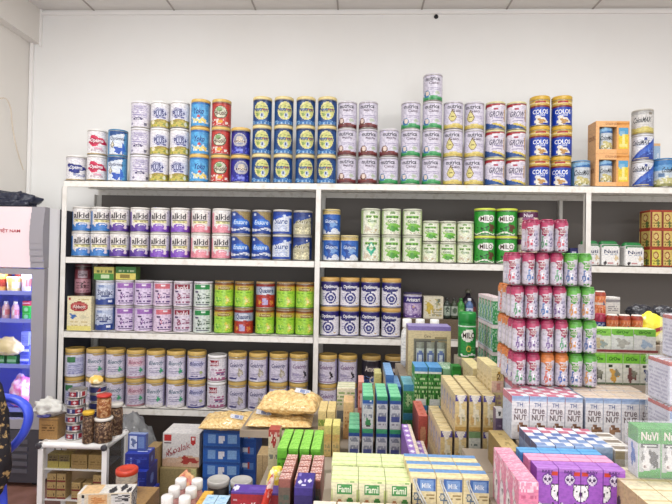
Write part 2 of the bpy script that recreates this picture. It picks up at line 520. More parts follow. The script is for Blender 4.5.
T['plus_gold'] = (R0, .175, ['#eeecee', ('ell', 0, .57, .95, .26, '#dcdbe8'), ('ell', .05, .6, .6, .2, '#c9cde4'), ('wave', .3, .03, 3, 1, '#a8964a'), ('wave', .22, .05, 4, 0, '#c9b95a'), ('speck', -1.3, 1.3, 0, .25, '#8f9a4a', .3, 5), ('ell', -.75, .2, .22, .1, '#efe7c8'), ('ell', .75, .12, .2, .08, '#dfe3d0'), ln('#5c5f96', 2, 6, -.5, .6, .36, .44), ('over', .9, 0, '#f6f4f4')],
   [('Grow', -.05, .73, .046, .02, '#272a72', .04, .15), ('PLUS+', 0, .56, .078, .032, '#1d2470', .05)], ('#f0efee', .012, 0), 'white tin with gold foot')
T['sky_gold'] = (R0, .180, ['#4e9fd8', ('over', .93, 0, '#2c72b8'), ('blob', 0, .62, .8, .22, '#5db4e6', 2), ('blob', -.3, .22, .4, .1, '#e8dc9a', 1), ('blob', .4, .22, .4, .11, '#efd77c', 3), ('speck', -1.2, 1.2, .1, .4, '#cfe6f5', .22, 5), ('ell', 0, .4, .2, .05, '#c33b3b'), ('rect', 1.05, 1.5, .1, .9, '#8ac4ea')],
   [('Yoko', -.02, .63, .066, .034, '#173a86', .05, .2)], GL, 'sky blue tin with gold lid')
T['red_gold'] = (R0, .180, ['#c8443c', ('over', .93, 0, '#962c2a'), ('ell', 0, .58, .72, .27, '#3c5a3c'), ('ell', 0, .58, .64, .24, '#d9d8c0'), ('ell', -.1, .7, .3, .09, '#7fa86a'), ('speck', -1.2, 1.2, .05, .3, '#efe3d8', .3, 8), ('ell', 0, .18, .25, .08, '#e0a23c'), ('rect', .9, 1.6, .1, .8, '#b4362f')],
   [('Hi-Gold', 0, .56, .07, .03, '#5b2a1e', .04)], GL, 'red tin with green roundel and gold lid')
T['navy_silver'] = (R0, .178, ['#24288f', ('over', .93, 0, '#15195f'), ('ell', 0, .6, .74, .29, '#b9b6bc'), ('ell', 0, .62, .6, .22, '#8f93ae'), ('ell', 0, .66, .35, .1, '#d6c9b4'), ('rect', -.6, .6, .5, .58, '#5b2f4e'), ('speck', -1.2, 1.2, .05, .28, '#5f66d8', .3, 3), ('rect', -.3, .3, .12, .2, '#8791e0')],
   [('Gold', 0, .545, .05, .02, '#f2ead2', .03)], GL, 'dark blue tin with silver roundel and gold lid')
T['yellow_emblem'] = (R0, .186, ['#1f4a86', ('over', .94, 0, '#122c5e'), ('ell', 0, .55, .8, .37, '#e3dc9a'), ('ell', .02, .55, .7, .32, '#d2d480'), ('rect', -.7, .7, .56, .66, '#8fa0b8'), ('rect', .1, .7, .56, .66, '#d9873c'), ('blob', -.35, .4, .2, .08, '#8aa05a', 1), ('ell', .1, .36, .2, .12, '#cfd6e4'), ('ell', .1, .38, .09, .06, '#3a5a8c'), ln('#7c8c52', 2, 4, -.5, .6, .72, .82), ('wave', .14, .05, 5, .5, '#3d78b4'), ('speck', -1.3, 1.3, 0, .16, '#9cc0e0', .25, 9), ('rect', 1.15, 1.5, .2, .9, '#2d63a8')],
   [('Nutren', -.05, .61, .088, .026, '#1c3a7a', .03)], ('#e2cf94', .020, .0012), 'navy tin with yellow emblem')
def nutri(bot, badge, low, look, sub, drop=None):
    L = ['#d9d4e2', ('over', .95, 0, '#c4bdd2'), ln('#a9a2bc', 4, 3, -.5, .9, .34, .58), ('wave', .16, .03, 4, 1, bot), ('wave', .08, .02, 6, 2, low)]
    if drop: L += [('drop', -.25, .45, .4, .2, '#8a763a'), ('drop', -.25, .45, .32, .16, '#d9cf86'), ('rect', -.4, -.1, .42, .47, '#6d5c2c')]
    else: L += [('ell', -.6, .24, .36, .15, badge), ('ell', -.55, .27, .22, .1, '#e9d6c8'), ('blob', .5, .3, .25, .06, '#b9c4ae', 2)]
    return (R0, .177, L, [('nutrica', 0, .86, .088, .022, '#2b2836', .035), (sub, .15, .69, .06, .016, '#5a4658', .03)], ('#d6d2da', .010, 0), look)
T['maroon_foot'] = nutri('#7c3434', '#6b3a2c', '#5c2528', 'lavender tin with maroon foot', 'Mega Plus')
T['green_foot'] = nutri('#4ea566', '#3a7aa8', '#2f8a4e', 'lavender tin with green foot', 'Canxi')
T['gold_drop'] = nutri('#d9c878', None, '#c9b25a', 'lavender tin with gold drop', 'Gain', True)
T['red_swoosh'] = (R0, .177, ['#dcd6e2', ('over', .9, .06, '#b8323c'), ('over', .84, .12, '#e9e4ea'), ('over', .93, .05, '#a8262f'), ('rect', -.25, .2, .74, .82, '#b03a52'), ln('#9d94b2', 4, 7, -.4, .8, .3, .48), ('wave', .16, .05, 3, 2, '#d8c05a'), ('under', .12, -.12, '#1e4c8c'), ('rect', .8, 1.0, .3, .8, '#c9a24e')],
   [('GROW', .02, .58, .084, .03, '#47405c', .035, .2)], ('#d8cf9c', .012, 0), 'lavender tin with red swoosh')
T['royal_gold'] = (R0, .190, ['#1c3fa6', ('band', .78, 1, '#c9a444'), ('band', .86, .92, '#e9d79a'), ('band', .7, .78, '#7a1f2c'), ('wave', .66, .03, 4, 0, '#1c3fa6'), ('blob', 0, .17, .6, .16, '#e6e0d4', 2), ('blob', .1, .14, .3, .1, '#b98c4c', 1), ('speck', -1.3, 1.3, .4, .65, '#3f68cc', .25, 4), ('rect', -.5, .5, .9, .95, '#a8262f')],
   [('COLOS', 0, .53, .09, .024, '#ffffff', .04), ('Gold', 0, .4, .05, .016, '#dfe6ff', .02)], ('#cda63e', .026, .001), 'royal blue tin with broad gold top')
T['steel_gold'] = (.057, .165, ['#c8cfd4', ('over', .78, 0, '#3c6ea8'), ('over', .88, .06, '#86b4d8'), ('blob', 0, .2, .8, .16, '#c4b878', 2), ('rect', -.9, .9, .04, .1, '#8a8450'), ('speck', -1., 1., .05, .3, '#e6e2c2', .3, 3), ('rect', -1.6, -.8, 0, .8, '#5f8a9e')],
   [('ColosMAX', 0, .55, .092, .03, '#20242c', .035, .25)], ('#4f86b4', .010, .0005), 'steel blue and gold tin')
T['blue_swoosh'] = (R0, .166, ['#e6e8ee', ('under', .46, .38, '#2c4fae'), ('under', .36, .38, '#3f6ac8'), ('under', .2, .3, '#22429a'), ('rect', .2, .45, .82, .94, '#2b3f8c'), ln('#a9b4d0', 3, 4, -.5, .5, .6, .66), ('speck', .4, 1.2, .1, .5, '#6a8ed8', .3, 4), ('rect', -.8, .6, .03, .08, '#c9b87a')],
   [('ColosMAX', -.15, .73, .094, .028, '#1c2440', .035, .25)], ('#d9dade', .010, 0), 'white tin with blue swoosh')
T['grey_gold'] = (R0, .158, ['#d8d6d2', ('over', .86, 0, '#b9b8b4'), ln('#a8a49a', 3, 4, -.6, .6, .75, .85), ('wave', .26, .03, 4, 1, '#d6c878'), ('band', 0, .06, '#b8a656'), ('rect', .5, .85, .82, .94, '#8a8478')],
   [('ColosMAX', -.1, .6, .096, .03, '#20242c', .035, .25)], ('#c9c4ba', .010, 0), 'silver white tin with yellow foot')
T['big_blue'] = (.0665, .182, ['#c6d4de', ('over', .62, 0, '#6aa2d0'), ('over', .82, .03, '#3c7cb8'), ('wave', .3, .04, 3, 1, '#c9c48a'), ('wave', .1, .02, 5, 1, '#8c8a52'), ('rect', -.6, -.1, .35, .5, '#5a7aa0'), ('speck', -1.2, 1.2, .1, .4, '#e9e6cf', .25, 3)],
   [('ColosMAX', .35, .62, .08, .03, '#15181e', .035, .25)], ('#3d7cb0', .010, .0005), 'large sky blue tin')
def kid(c1, c2, look):
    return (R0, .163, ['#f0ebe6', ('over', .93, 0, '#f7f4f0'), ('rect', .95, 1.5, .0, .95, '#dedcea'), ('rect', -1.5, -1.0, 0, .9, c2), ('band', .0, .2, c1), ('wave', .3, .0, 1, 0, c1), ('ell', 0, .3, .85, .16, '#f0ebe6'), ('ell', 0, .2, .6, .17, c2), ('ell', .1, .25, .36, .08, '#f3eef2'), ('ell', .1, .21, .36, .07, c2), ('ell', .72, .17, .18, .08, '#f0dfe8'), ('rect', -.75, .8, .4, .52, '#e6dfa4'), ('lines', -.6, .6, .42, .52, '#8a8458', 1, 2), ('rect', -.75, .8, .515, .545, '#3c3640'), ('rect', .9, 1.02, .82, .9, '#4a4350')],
        [('alkid', -.05, .7, .09, .034, '#3a3238', .05)], ('#e4e0da', .010, 0), look)
T['kid_blue'] = kid('#3f7cc0', '#4a86cc', 'white tin with light blue bowl design')
T['kid_violet'] = kid('#51308c', '#6a4aa4', 'white tin with deep violet bowl design')
T['kid_purple'] = kid('#7a46b4', '#8d5cc4', 'white tin with bright purple bowl design')
T['kid_pink'] = kid('#e08a98', '#ec9aa6', 'white tin with pink bowl design')
def sure(look, gold):
    return (R0, .160, ['#2148a0', ('over', .84, .02, '#23438c'), ('over', .82, -.35, '#9a8656' if gold else '#7a6a62'), ('ell', 0, .5, 1.0, .17, '#2b68c8'), ('ell', -.1, .52, .7, .1, '#3f86dc'), ('wave', .24, .04, 3, 0, '#dfe2ea'), ('wave', .14, .03, 3, 1, '#1b3c8c'), ('speck', -.9, .9, .13, .22, '#6a7aa4', .4, 2), ('rect', -.9, -.6, .82, .94, '#c9d2e6')],
        [('Ensure', 0, .52, .086, .026, '#d8e8fa', .03, .2)], ('#bcb6ae', .010, 0), look)
T['sure_blue'] = sure('blue tin with dark gold shoulder', True)
T['sure_white'] = (R0, .162, ['#dfe4ee', ('over', .72, .1, '#2450b4'), ('over', .86, .1, '#1d3f98'), ('ell', .35, .8, .16, .06, '#d9e4f6'), ln('#9fb0d8', 5, 3, -.7, .7, .15, .48), ('band', 0, .1, '#2848a0'), ('rect', .9, 1.5, 0, .7, '#3a62c0')],
   [('Sure', 0, .57, .084, .03, '#3f5694', .03, .2)], ('#d2cfc8', .010, 0), 'white tin with slanted blue top')
T['sure_gold'] = (R0, .160, ['#b9b394', ('over', .66, .14, '#26448c'), ('over', .82, .1, '#1c3478'), ('rect', .5, .7, .82, .9, '#e6e6ea'), ln('#7c785c', 8, 3, -.9, .9, .3, .62), ('speck', -1., 1., .04, .32, '#ece4bc', .4, 6), ('rect', .95, 1.5, 0, 1, '#1d3470')],
   [('Sure', .0, .56, .08, .024, '#d8d4c0', .02)], ('#b8b4aa', .010, 0), 'drab gold tin with navy top')
T['blue_splash'] = (.058, .166, ['#2a58ac', ('over', .84, 0, '#d8c894'), ('over', .9, 0, '#c8b070'), ('wave', .8, .03, 5, 1, '#3468bc'), ('blob', 0, .5, .7, .18, '#1f4694', 2), ('blob', .2, .4, .4, .1, '#7fa8dc', 1), ('wave', .18, .08, 4, 0, '#dfe4ec'), ('blob', -.3, .15, .3, .1, '#2b4f9c', 3), ('rect', -1.5, -1, 0, .8, '#9aaed0')],
   [('Glucerna', 0, .56, .08, .02, '#d8e6f8', .03)], ('#d0bf8a', .010, 0), 'blue tin with white splash')
def goat(w, h, c, tri, look):
    L = ['#e9ecd8', ('over', .93, 0, '#d4dcc0'), ('ell', 0, .9, .25, .06, '#7c9a62'), ('rect', -.7, .7, .68, .78, c), ('lines', -.6, .6, .69, .78, '#456a30', 1, 3)]
    if tri: L += [('dia', 0, .5, .5, .3, tri), ('dia', 0, .56, .3, .16, '#e9f2dc'), ('blob', -.5, .2, .3, .12, '#d9cdb8', 2), ('speck', -.8, .8, .05, .2, '#c9b894', .4, 2)]
    else: L += [('blob', .05, .34, .7, .15, c, 1), ('blob', .2, .22, .5, .1, '#4f9a34', 2), ('ell', -.4, .48, .2, .07, '#c9d8a8'), ('speck', -.8, .8, .03, .12, '#b8a888', .4, 2)]
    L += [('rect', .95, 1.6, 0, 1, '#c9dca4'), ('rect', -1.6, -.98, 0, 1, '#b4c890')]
    return (w, h, L, [('Goat', 0, .56, w*.9, h*.1, '#3d7a2c', .03)], ('#cdd0bc', .010, 0), look)
T['goat_green'] = goat(R0, .170, '#7cbc4c', None, 'cream tin with leaf green splash')
T['goat_mint'] = goat(R0, .170, '#86bc5a', '#3fb894', 'cream tin with mint diamond')
T['goat_pale'] = goat(R0, .170, '#8cc05a', '#dfeac0', 'cream tin with pale olive diamond')
T['goat_small'] = goat(.053, .133, '#7cc04c', None, 'small cream tin with green splash')
T['goat_small_v'] = goat(.053, .133, '#94bc6a', '#e6eccc', 'small cream tin with pale diamond')
T['choc_green'] = (.066, .175, ['#2f9a34', ('over', .95, 0, '#1d6c24'), ('ell', -.0, .66, .78, .15, '#f2f0ea'), ('ell', .5, .72, .3, .1, '#f2f0ea'), ('blob', .55, .3, .3, .16, '#5c3320', 1), ('wave', .1, .05, 4, 2, '#e6e6d8'), ('wave', .05, .04, 4, 2, '#1f7c2c'), ('speck', -.9, .4, .16, .36, '#123c18', .3, 3), ('rect', .95, 1.5, 0, 1, '#1f7c28')],
   [('MILO', .05, .67, .076, .026, '#3c1f14', .03)], ('#c8d44e', .014, .001), 'green chocolate drink tin with lime lid')
T['choc_dark'] = (.062, .166, ['#1d6c2c', ('over', .8, 0, '#0f4a1c')], [], ('#9cb43e', .012, .001), 'dark green tin with yellow rim')
T['plum_beige'] = (.062, .170, ['#d8cdb4', ('over', .8, 0, '#5c1f4c'), ('ell', 0, .72, .6, .08, '#8a4a74'), ln('#7c6a5a', 8, 3, -.9, .9, .15, .62), ('ell', -.1, .42, .6, .14, '#c4b294'), ('band', 0, .08, '#6a4a3a'), ('speck', -1, 1, .1, .6, '#efe8d8', .25, 6)],
   [('Nuti', 0, .87, .05, .02, '#f2e6f0', .03)], ('#a8963e', .010, 0), 'beige tin with plum top')
T['maroon_six'] = (.050, .216, ['#7c3a44', ('over', .9, 0, '#3f1c22'), ('rect', -.6, .6, .62, .84, '#a8939c'), ('band', .12, .56, '#b0808a'), ln('#6a3c48', 4, 3, -.8, .8, .15, .5), ('band', 0, .1, '#4a2228')],
   [('6', .1, .38, .03, .046, '#3a1420', .05), ('Care', 0, .73, .05, .02, '#4a2c38', .03)], ('#5a3038', .014, 0), 'maroon tin with dark numeral six')
T['navy_foot'] = (R0, .164, ['#b8c4dc', ('over', .88, 0, '#dfe2ec'), ('rect', -.7, -.1, .78, .9, '#8a9cc4'), ('wave', .26, .03, 3, 0, '#24408c'), ('rect', .3, .75, .12, .2, '#e4e8f2'), ('ell', 0, .55, .9, .2, '#d4dcec'), ('rect', -.3, .4, .36, .44, '#2c3c78'), ('rect', 1, 1.6, 0, 1, '#6a80b4')],
   [('Similac', 0, .56, .09, .032, '#1c2c66', .04)], ('#c9ccd6', .010, 0), 'pale blue tin with navy foot')
def bold(top, body, txt, look, badge='#f4eef4', t2='#5a3a78'):
    return (R0, .166, [body, ('rect', -.82, .82, .76, .97, top), ('rect', -.1, .35, .86, .93, badge), ('rect', -.75, -.35, .6, .67, '#4a3060'), ln(t2, 4, 5, .0, .8, .34, .62), ('blob', -.25, .42, .22, .12, t2, 2), ('ell', -.25, .42, .16, .07, body), ('rect', -.55, .75, .06, .12, '#3c2c58'), ('lines', -.7, .8, .16, .26, t2, 1, 3), ('rect', .95, 1.05, 0, 1, '#efeaf0')],
        txt, ('#dcd6de', .010, 0), look)
T['bold_purple'] = bold('#a06cb8', '#dccbe6', [('2', -.25, .42, .014, .02, '#7a3a8c', .04)], 'pale purple tin with mauve band')
T['bold_rose'] = bold('#d4707c', '#e2cde2', [('2', -.25, .42, .014, .02, '#b03a5c', .04)], 'pale pink tin with rose band')
T['bold_maroon'] = bold('#8c1c34', '#ddd0de', [('bold', .05, .82, .066, .024, '#f2e6ea', .04), ('4', -.25, .42, .02, .03, '#8a2c4c', .04)], 'pale pink tin with maroon band', '#8c1c34', '#8a3c64')
T['bold_green'] = bold('#2c8c4a', '#d2dcd4', [('2', -.25, .42, .016, .024, '#2c4a34', .04)], 'pale grey tin with green band', '#e6f2e6', '#5a6a5e')
T['honey_green'] = (R0, .170, ['#a4d444', ('over', .88, 0, '#b87c34'), ('over', .93, 0, '#7c4a20'), ('band', .72, .88, '#c8b84a'), ('ell', 0, .78, .7, .08, '#8a6a24'), ('lines', -.9, .9, .56, .72, '#6fae2c', 3, 3), ('blob', -.6, .3, .3, .1, '#6cb43a', 1), ('blob', .35, .28, .3, .15, '#e6d85a', 2), ('ell', .35, .28, .14, .08, '#f2e9a4'), ('speck', -1.2, 1.2, .02, .5, '#bfe46a', .2, 4), ('band', 0, .03, '#4a8c24')],
   [('Honey', 0, .79, .07, .016, '#e9dca0', .03)], ('#9a7c4a', .010, 0), 'lime green tin with brown honey band')
T['q_red'] = (R0, .168, ['#b8342c', ('over', .9, 0, '#8a241f'), ('band', .52, .88, '#9aa4bc'), ('ell', -.1, .7, .75, .17, '#d2d6e2'), ('wave', .53, .03, 4, 1, '#a82c26'), ('rect', -.45, .2, .12, .38, '#b8a8d0'), ('blob', .55, .2, .25, .1, '#d8843c', 2), ('blob', -.7, .22, .15, .1, '#d8a03c', 1), ('speck', -1, 1, .05, .48, '#cf5a48', .2, 2)],
   [('Quasure', -.02, .71, .09, .03, '#24366c', .05)], ('#b49464', .010, 0), 'red tin with grey lettered band')
T['optimum'] = (R0, .188, ['#e9e6ec', ('over', .78, 0, '#28246c'), ('under', .72, .0, '#e9e6ec'), ('ell', -.2, .72, .9, .1, '#28246c'), ('over', .95, 0, '#3a3480'), ('ell', 0, .35, .56, .24, '#26287a'), ('ell', 0, .35, .42, .18, '#e9e6ec'), ('ell', 0, .35, .3, .13, '#26287a'), ('blob', 0, .35, .12, .06, '#c9cce4', 1), ('lines', -.9, -.55, .3, .55, '#9a96b8', 4, 3), ('rect', .55, .8, .1, .16, '#c9a45a'), ('band', 0, .045, '#3c387c')],
   [('Optimum', 0, .80, .088, .024, '#ffffff', .05)], ('#c8a05c', .026, .001), 'white tin with navy ring and bronze lid')
T['arista'] = (.060, .164, ['#a892c0', ('over', .66, 0, '#3a2c78'), ('over', .92, 0, '#c9c2d8'), ('ell', 0, .4, .6, .2, '#c8b4d4'), ('blob', 0, .4, .35, .14, '#8a6aa8', 2), ('ell', 0, .48, .14, .07, '#d4b49a'), ('wave', .14, .04, 4, 0, '#6a4c90'), ('speck', -1, 1, .05, .6, '#cfc0e0', .2, 7)],
   [('Aristart', 0, .8, .088, .022, '#ffffff', .04)], ('#3c3458', .010, 0), 'violet tin with dark blue top')
def cream(acc, scr, look, extra=(), txt='Blendy', lid='#c9a860', foot='#d9d4e2'):
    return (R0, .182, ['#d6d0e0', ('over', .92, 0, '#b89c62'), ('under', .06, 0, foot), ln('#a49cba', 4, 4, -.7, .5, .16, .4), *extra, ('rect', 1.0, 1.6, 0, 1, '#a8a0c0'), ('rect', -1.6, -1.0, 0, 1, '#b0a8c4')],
        [(txt, -.05, .66, .086, .03, scr, .02, .3)], (lid, .026, -.001), look)
leaf = ('blob', .45, .34, .2, .1, '#4fae7a', 2)
T['cream_leaf'] = cream('#4fae7a', '#4a6c7c', 'lavender tin with green leaf', (leaf, ('under', .88, -.4, '#dfdae8'), ('lines', -.8, .8, .2, .5, '#9c96b4', 5, 4), leaf, ('wave', .12, .03, 3, 0, '#e8e2e0')))
T['cream_pink'] = cream('#c8a0b4', '#a85a74', 'pale pink tin with gold lid', (('band', .5, .9, '#e0c4d0'), ('lines', -.7, .5, .15, .45, '#a490b0', 4, 4), leaf, ('band', .0, .06, '#c08a94')), 'Blendy')
T['cream_table'] = (R0, .182, ['#d9d8e6', ('over', .92, 0, '#b89c62'), ('rect', -.8, .85, .08, .82, '#c6c8e2'), ('rect', -.8, .0, .62, .84, '#3c7c4c'), ('lines', -.7, .85, .1, .58, '#8a8cba', 8, 3), ('rect', .0, .85, .62, .82, '#b4b4d4'), ('band', 0, .05, '#e4e2ec')], [], ('#c9a860', .026, -.001), 'lilac tin with green corner block')
T['cream_navy'] = cream('#2c3c84', '#2a3270', 'lavender tin with navy foot', (('ell', 0, .68, .8, .14, '#c6c4e0'), ('blob', .4, .3, .15, .06, '#a8b878', 2), ('rect', -.7, .1, .1, .15, '#3a3a80')), 'Blendy', foot='#33357a')
T['cream_script'] = cream('#2c3c84', '#2e3068', 'lavender tin with dark script', (('blob', .35, .36, .28, .16, '#a9a08c', 2), ('blob', .4, .32, .14, .1, '#d8d0c0', 1), ('rect', -.8, .0, .08, .15, '#3a3874')), 'Celebrity')
T['cream_lady'] = cream('#2c3c84', '#6a3a70', 'lavender tin with black profile', (('blob', .5, .33, .2, .13, '#1c1828', 2), ('ell', .38, .3, .09, .06, '#e2d8e2'), ('rect', -.8, -.1, .3, .4, '#a8a0c0'), ('band', .03, .06, '#8a5a84')), 'Celebrity')
T['bold_white'] = (.062, .172, ['#e6e2e6', ('rect', -.85, .1, .68, .92, '#9a1c30'), ('lines', -.7, .85, .12, .6, '#b0648c', 4, 3), ('lines', -.3, .7, .3, .4, '#7a6a90', 1, 2), ('band', .04, .09, '#a06a80'), ('rect', -.85, -.2, .2, .5, '#dcd0dc')],
   [('bold', -.4, .8, .05, .022, '#f4e8ec', .05)], ('#e9e7e8', .016, .0012), 'white lidded tin with crimson block')
T['ametta'] = (R0, .182, ['#1f1c28', ('ell', 0, .66, .9, .13, '#38303c'), ('wave', .3, .08, 3, 0, '#24386c'), ('ell', .1, .2, .36, .16, '#c8bcb4'), ('ell', .1, .2, .26, .1, '#2c4878'), ('speck', -1.2, 1.2, 0, .35, '#5a78b0', .15, 4)],
   [('Ametta', 0, .67, .09, .03, '#d8cfc4', .03)], ('#a88a4e', .026, -.001), 'black tin with pale lettering and bronze lid')
_tm = {}
def tin(key):
    if key not in _tm:
        r, h, L, tx, lid, look = T[key]
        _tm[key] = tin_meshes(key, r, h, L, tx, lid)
    return _tm[key]
ORD = ['first', 'second', 'third', 'fourth', 'fifth', 'sixth', 'seventh']
def run_name(i, n):
    if n == 1: return 'its stack'
    if n == 2: return ('left', 'right')[i] + ' stack'
    if i == 0: return 'leftmost stack'
    if i == n-1: return 'rightmost stack'
    return ORD[i] + ' stack of ' + ['', '', '', 'three', 'four', 'five', 'six', 'seven'][n]
def tier_name(k, n):
    if n == 2: return ('bottom', 'top')[k]
    if n == 3: return ('bottom', 'middle', 'top')[k]
    return ('bottom', 'second', 'third', 'top')[k]
def stack_row(zs, py, shelf, entries, Y=D+.075, face=.8):
    """entries: (px, [design bottom..top]); labels come from the run of stacks that share a look"""
    cnt = {}
    for px, ds in entries:
        for d in set(ds): cnt[d] = cnt.get(d, 0) + 1
    seen = {}; prev = None
    for px, ds in entries:
        x = ax(px, py, Y); z = zs + .0006
        rr = max(T[d][0]+T[d][4][2] for d in ds) + .0019
        if prev is not None: x = max(x, prev + rr)
        prev = x + rr
        turn = math.atan2(-x, Y)*face
        for d in set(ds): seen[d] = seen.get(d, 0) + 1
        for k, d in enumerate(ds):
            r, h = T[d][0], T[d][1]; look = T[d][5]
            same = [q for q in range(len(ds)) if ds[q] == d]
            i, n = seen[d]-1, cnt[d]
            if len(ds) == 1 or (len(same) == 1 and n == 1): pl = '' if len(ds) == 1 and n == 1 else (f'{tier_name(k, len(ds))} of its stack' if n == 1 else f'in the {run_name(i, n)}')
            elif len(same) == 1: pl = f'{tier_name(k, len(ds))} of its {run_name(i, n)}'
            else: pl = f'{tier_name(k, len(ds))} of {run_name(i, n)}'
            lab = f'{look}, {pl}, {shelf} shelf' if pl else f'{look} standing single on the {shelf} shelf'
            build('milk_tin', tin(d), (x + random.uniform(-.0006, .0006), Y + random.uniform(-.004, .004), z), turn + rad(random.uniform(-10, 10)), lab, 'tin', f'tins on the {shelf} shelf')
            z += h + .0006

# ------------------------------------------------------------------ top shelf
random.seed(11)
yt = 168
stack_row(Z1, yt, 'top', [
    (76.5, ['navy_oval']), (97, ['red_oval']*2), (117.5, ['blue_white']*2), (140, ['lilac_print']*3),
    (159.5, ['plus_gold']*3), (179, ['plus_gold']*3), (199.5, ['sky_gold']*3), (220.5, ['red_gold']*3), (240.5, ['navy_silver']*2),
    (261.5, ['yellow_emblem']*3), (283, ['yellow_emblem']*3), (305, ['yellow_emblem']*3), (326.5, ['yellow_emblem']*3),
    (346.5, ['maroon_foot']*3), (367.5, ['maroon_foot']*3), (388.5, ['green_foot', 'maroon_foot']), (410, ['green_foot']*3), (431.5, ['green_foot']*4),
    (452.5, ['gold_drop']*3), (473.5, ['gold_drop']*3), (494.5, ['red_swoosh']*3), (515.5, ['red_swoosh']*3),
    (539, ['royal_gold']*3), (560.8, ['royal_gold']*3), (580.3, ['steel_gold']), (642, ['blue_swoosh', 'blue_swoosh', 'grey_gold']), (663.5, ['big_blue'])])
# ------------------------------------------------------------------ second shelf, left bay and middle bay
stack_row(Z2, 240, 'second', [
    (82, ['kid_blue']*2), (98.5, ['kid_blue']*2), (119.5, ['kid_violet']*2), (140, ['kid_violet']*2), (160, ['kid_purple']*2), (180.5, ['kid_purple']*2),
    (201, ['kid_pink']*2), (221.5, ['kid_pink']*2), (241, ['sure_blue']*2), (261.5, ['sure_blue']*2), (282, ['sure_white']*2), (302.5, ['sure_gold']*2),
    (331, ['blue_splash']*2), (349, ['blue_splash']), (370.5, ['goat_mint', 'goat_pale']), (391, ['goat_green']*2), (412, ['goat_green']*2),
    (430.5, ['goat_small_v', 'goat_small']), (447.5, ['goat_small']*2), (464.5, ['goat_small_v']*2),
    (483.5, ['choc_green']*2), (505, ['choc_green']*2), (526.5, ['plum_beige', 'plum_beige'])])
x = ax(464.5, 225, D+.25)
build('milk_tin', tin('choc_dark'), (x, D+.25, Z2+.0006+.07), .2, 'dark green tin with yellow rim behind the small cream tins', 'tin')
single('riser_box', box_mesh('rb', .2, .13, .07, {}, '#4c463e'), (x, D+.185, Z2+.0003), 0, 'low dark carton behind the small cream tins', 'carton')
# ------------------------------------------------------------------ third shelf
stack_row(Z3, 318, 'third', [
    (105.3, ['navy_foot']*2), (125.2, ['bold_purple']*2), (143.5, ['bold_purple']*2), (163, ['bold_rose']*2), (183, ['bold_maroon']*2), (203, ['bold_green']*2),
    (224, ['honey_green']*2), (244, ['q_red', 'honey_green']), (265, ['honey_green', 'q_red']), (285.5, ['honey_green']*2), (304.5, ['honey_green']*2),
    (329.5, ['optimum']*2), (349.5, ['optimum']*2), (370, ['optimum']*2), (391, ['optimum']*2)])
# ------------------------------------------------------------------ bottom shelf
stack_row(Z4, 380, 'bottom', [
    (75, ['cream_table']*2), (95.5, ['cream_leaf']*2), (115.5, ['cream_leaf']*2), (136, ['cream_pink']*2), (156, ['cream_leaf']*2), (176, ['cream_leaf']*2),
    (196.5, ['cream_navy']*2), (217, ['bold_white']*2), (237.5, ['cream_script']*2), (258, ['cream_script']*2), (278.5, ['cream_script']*2), (298.5, ['cream_lady']*2),
    (327.5, ['cream_lady']*2), (347.5, ['cream_lady']*2), (371, ['ametta']*2), (394, ['ametta']*2)], Y=D+.068)

# ================================================================== MORE THINGS ON THE RACK
def carton(name, w, d, h, faces, base, texts=(), res=(14, 20), rnd=.0015):
    return box_mesh(name, w, d, h, faces, base, texts=texts, res=res, rnd=rnd)
# orange gift boxes with a window, top shelf
yg = D+.02
xa, xb = ax(595.6, 170, yg), ax(629.2, 170, yg)
gw = xb-xa; gh = .205
for k, lab in enumerate(('orange gift box with tin behind its window, bottom of two on the top shelf', 'orange gift box with tin behind its window, top of two on the top shelf')):
    mb = MB(); dp_ = .112; hw = gw/2; wx0, wx1 = -hw*.8, hw*.24
    oc = cc('#ecb67e')
    mb.box(-hw, wx0, 0, dp_, 0, gh, oc, 3)                                  # left wall and front stile
    mb.box(wx0, wx1, dp_-.006, dp_, 0, gh, cc('#5a5650'), 3)                # back of the window bay
    mb.box(wx0, wx1, 0, dp_-.006, 0, .028, oc, 3)
    mb.box(wx0, wx1, 0, dp_-.006, gh-.036, gh, oc, 3)
    print_box(mb, hw-wx1, dp_, gh, {'F': ['#e8a862', ('rect', -.75, .88, .15, .8, '#e6cc42'), ('rect', -.75, .88, .6, .8, '#5aa2cc'), ('rect', -.6, .3, .56, .68, '#8ab8d4'), ('rect', -.6, .7, .18, .28, '#efe08a'), ('rect', -.2, .25, .3, .58, '#f0e59a'), ('band', .9, .96, '#c9853c')], 'T': ['#e6ab70']}, '#ecb67e', ox=(hw+wx1)/2)
    pv, pf = text_xy('COLOS', .075, .028, .03)
    mb.add([(-hw-.0008, dp_/2-px, gh*.5+py) for px, py in pv], pf, cc('#8a4a2c'), 3)
    pv, pf = text_xy('COLOS GOLD', .09, .012, .02)
    mb.add([(px, -.0008, gh-.017+py) for px, py in pv], pf, cc('#8a4a24'), 3)
    body = mb.mesh('gift_box_body', MATS_T)
    tm = MB()
    print_cyl(tm, [(.047, .0285), (.047, .16)], T['steel_gold'][2], [('ColosMAX', 0, .55, .075, .024, '#20242c', .035, .25)])
    tm.lathe([(.042, .16), (.047, .1605), (.0475, .164), (.044, .167), (0, .167)], 28, cc('#8aa4b8'), 1, capt=False)
    tmm = tm.mesh('gift_box_tin', MATS_T)
    o = build('gift_box', [('box_body', body), ('window_tin', tmm, ((wx0+wx1)/2, .0505, 0))], ((xa+xb)/2, yg, Z1+.0006+k*(gh+.001)), 0, lab, 'box', 'orange gift boxes on the top shelf')
# peach carton behind the right stack
me = carton('pb', .1, .1, .315, {'F': ['#eec08e', ('band', .0, .93, '#a9c4de'), ('speck', -.9, .9, .1, .8, '#d9e4ee', .3, 3), ('rect', -.8, .9, .55, .6, '#e89a5a')]}, '#e8b27a')
single('milk_box', me, (ax(652.5, 160, D+.2), D+.2, Z1+.0005), 0, 'pale blue box with peach top behind the blue swoosh tins', 'box')
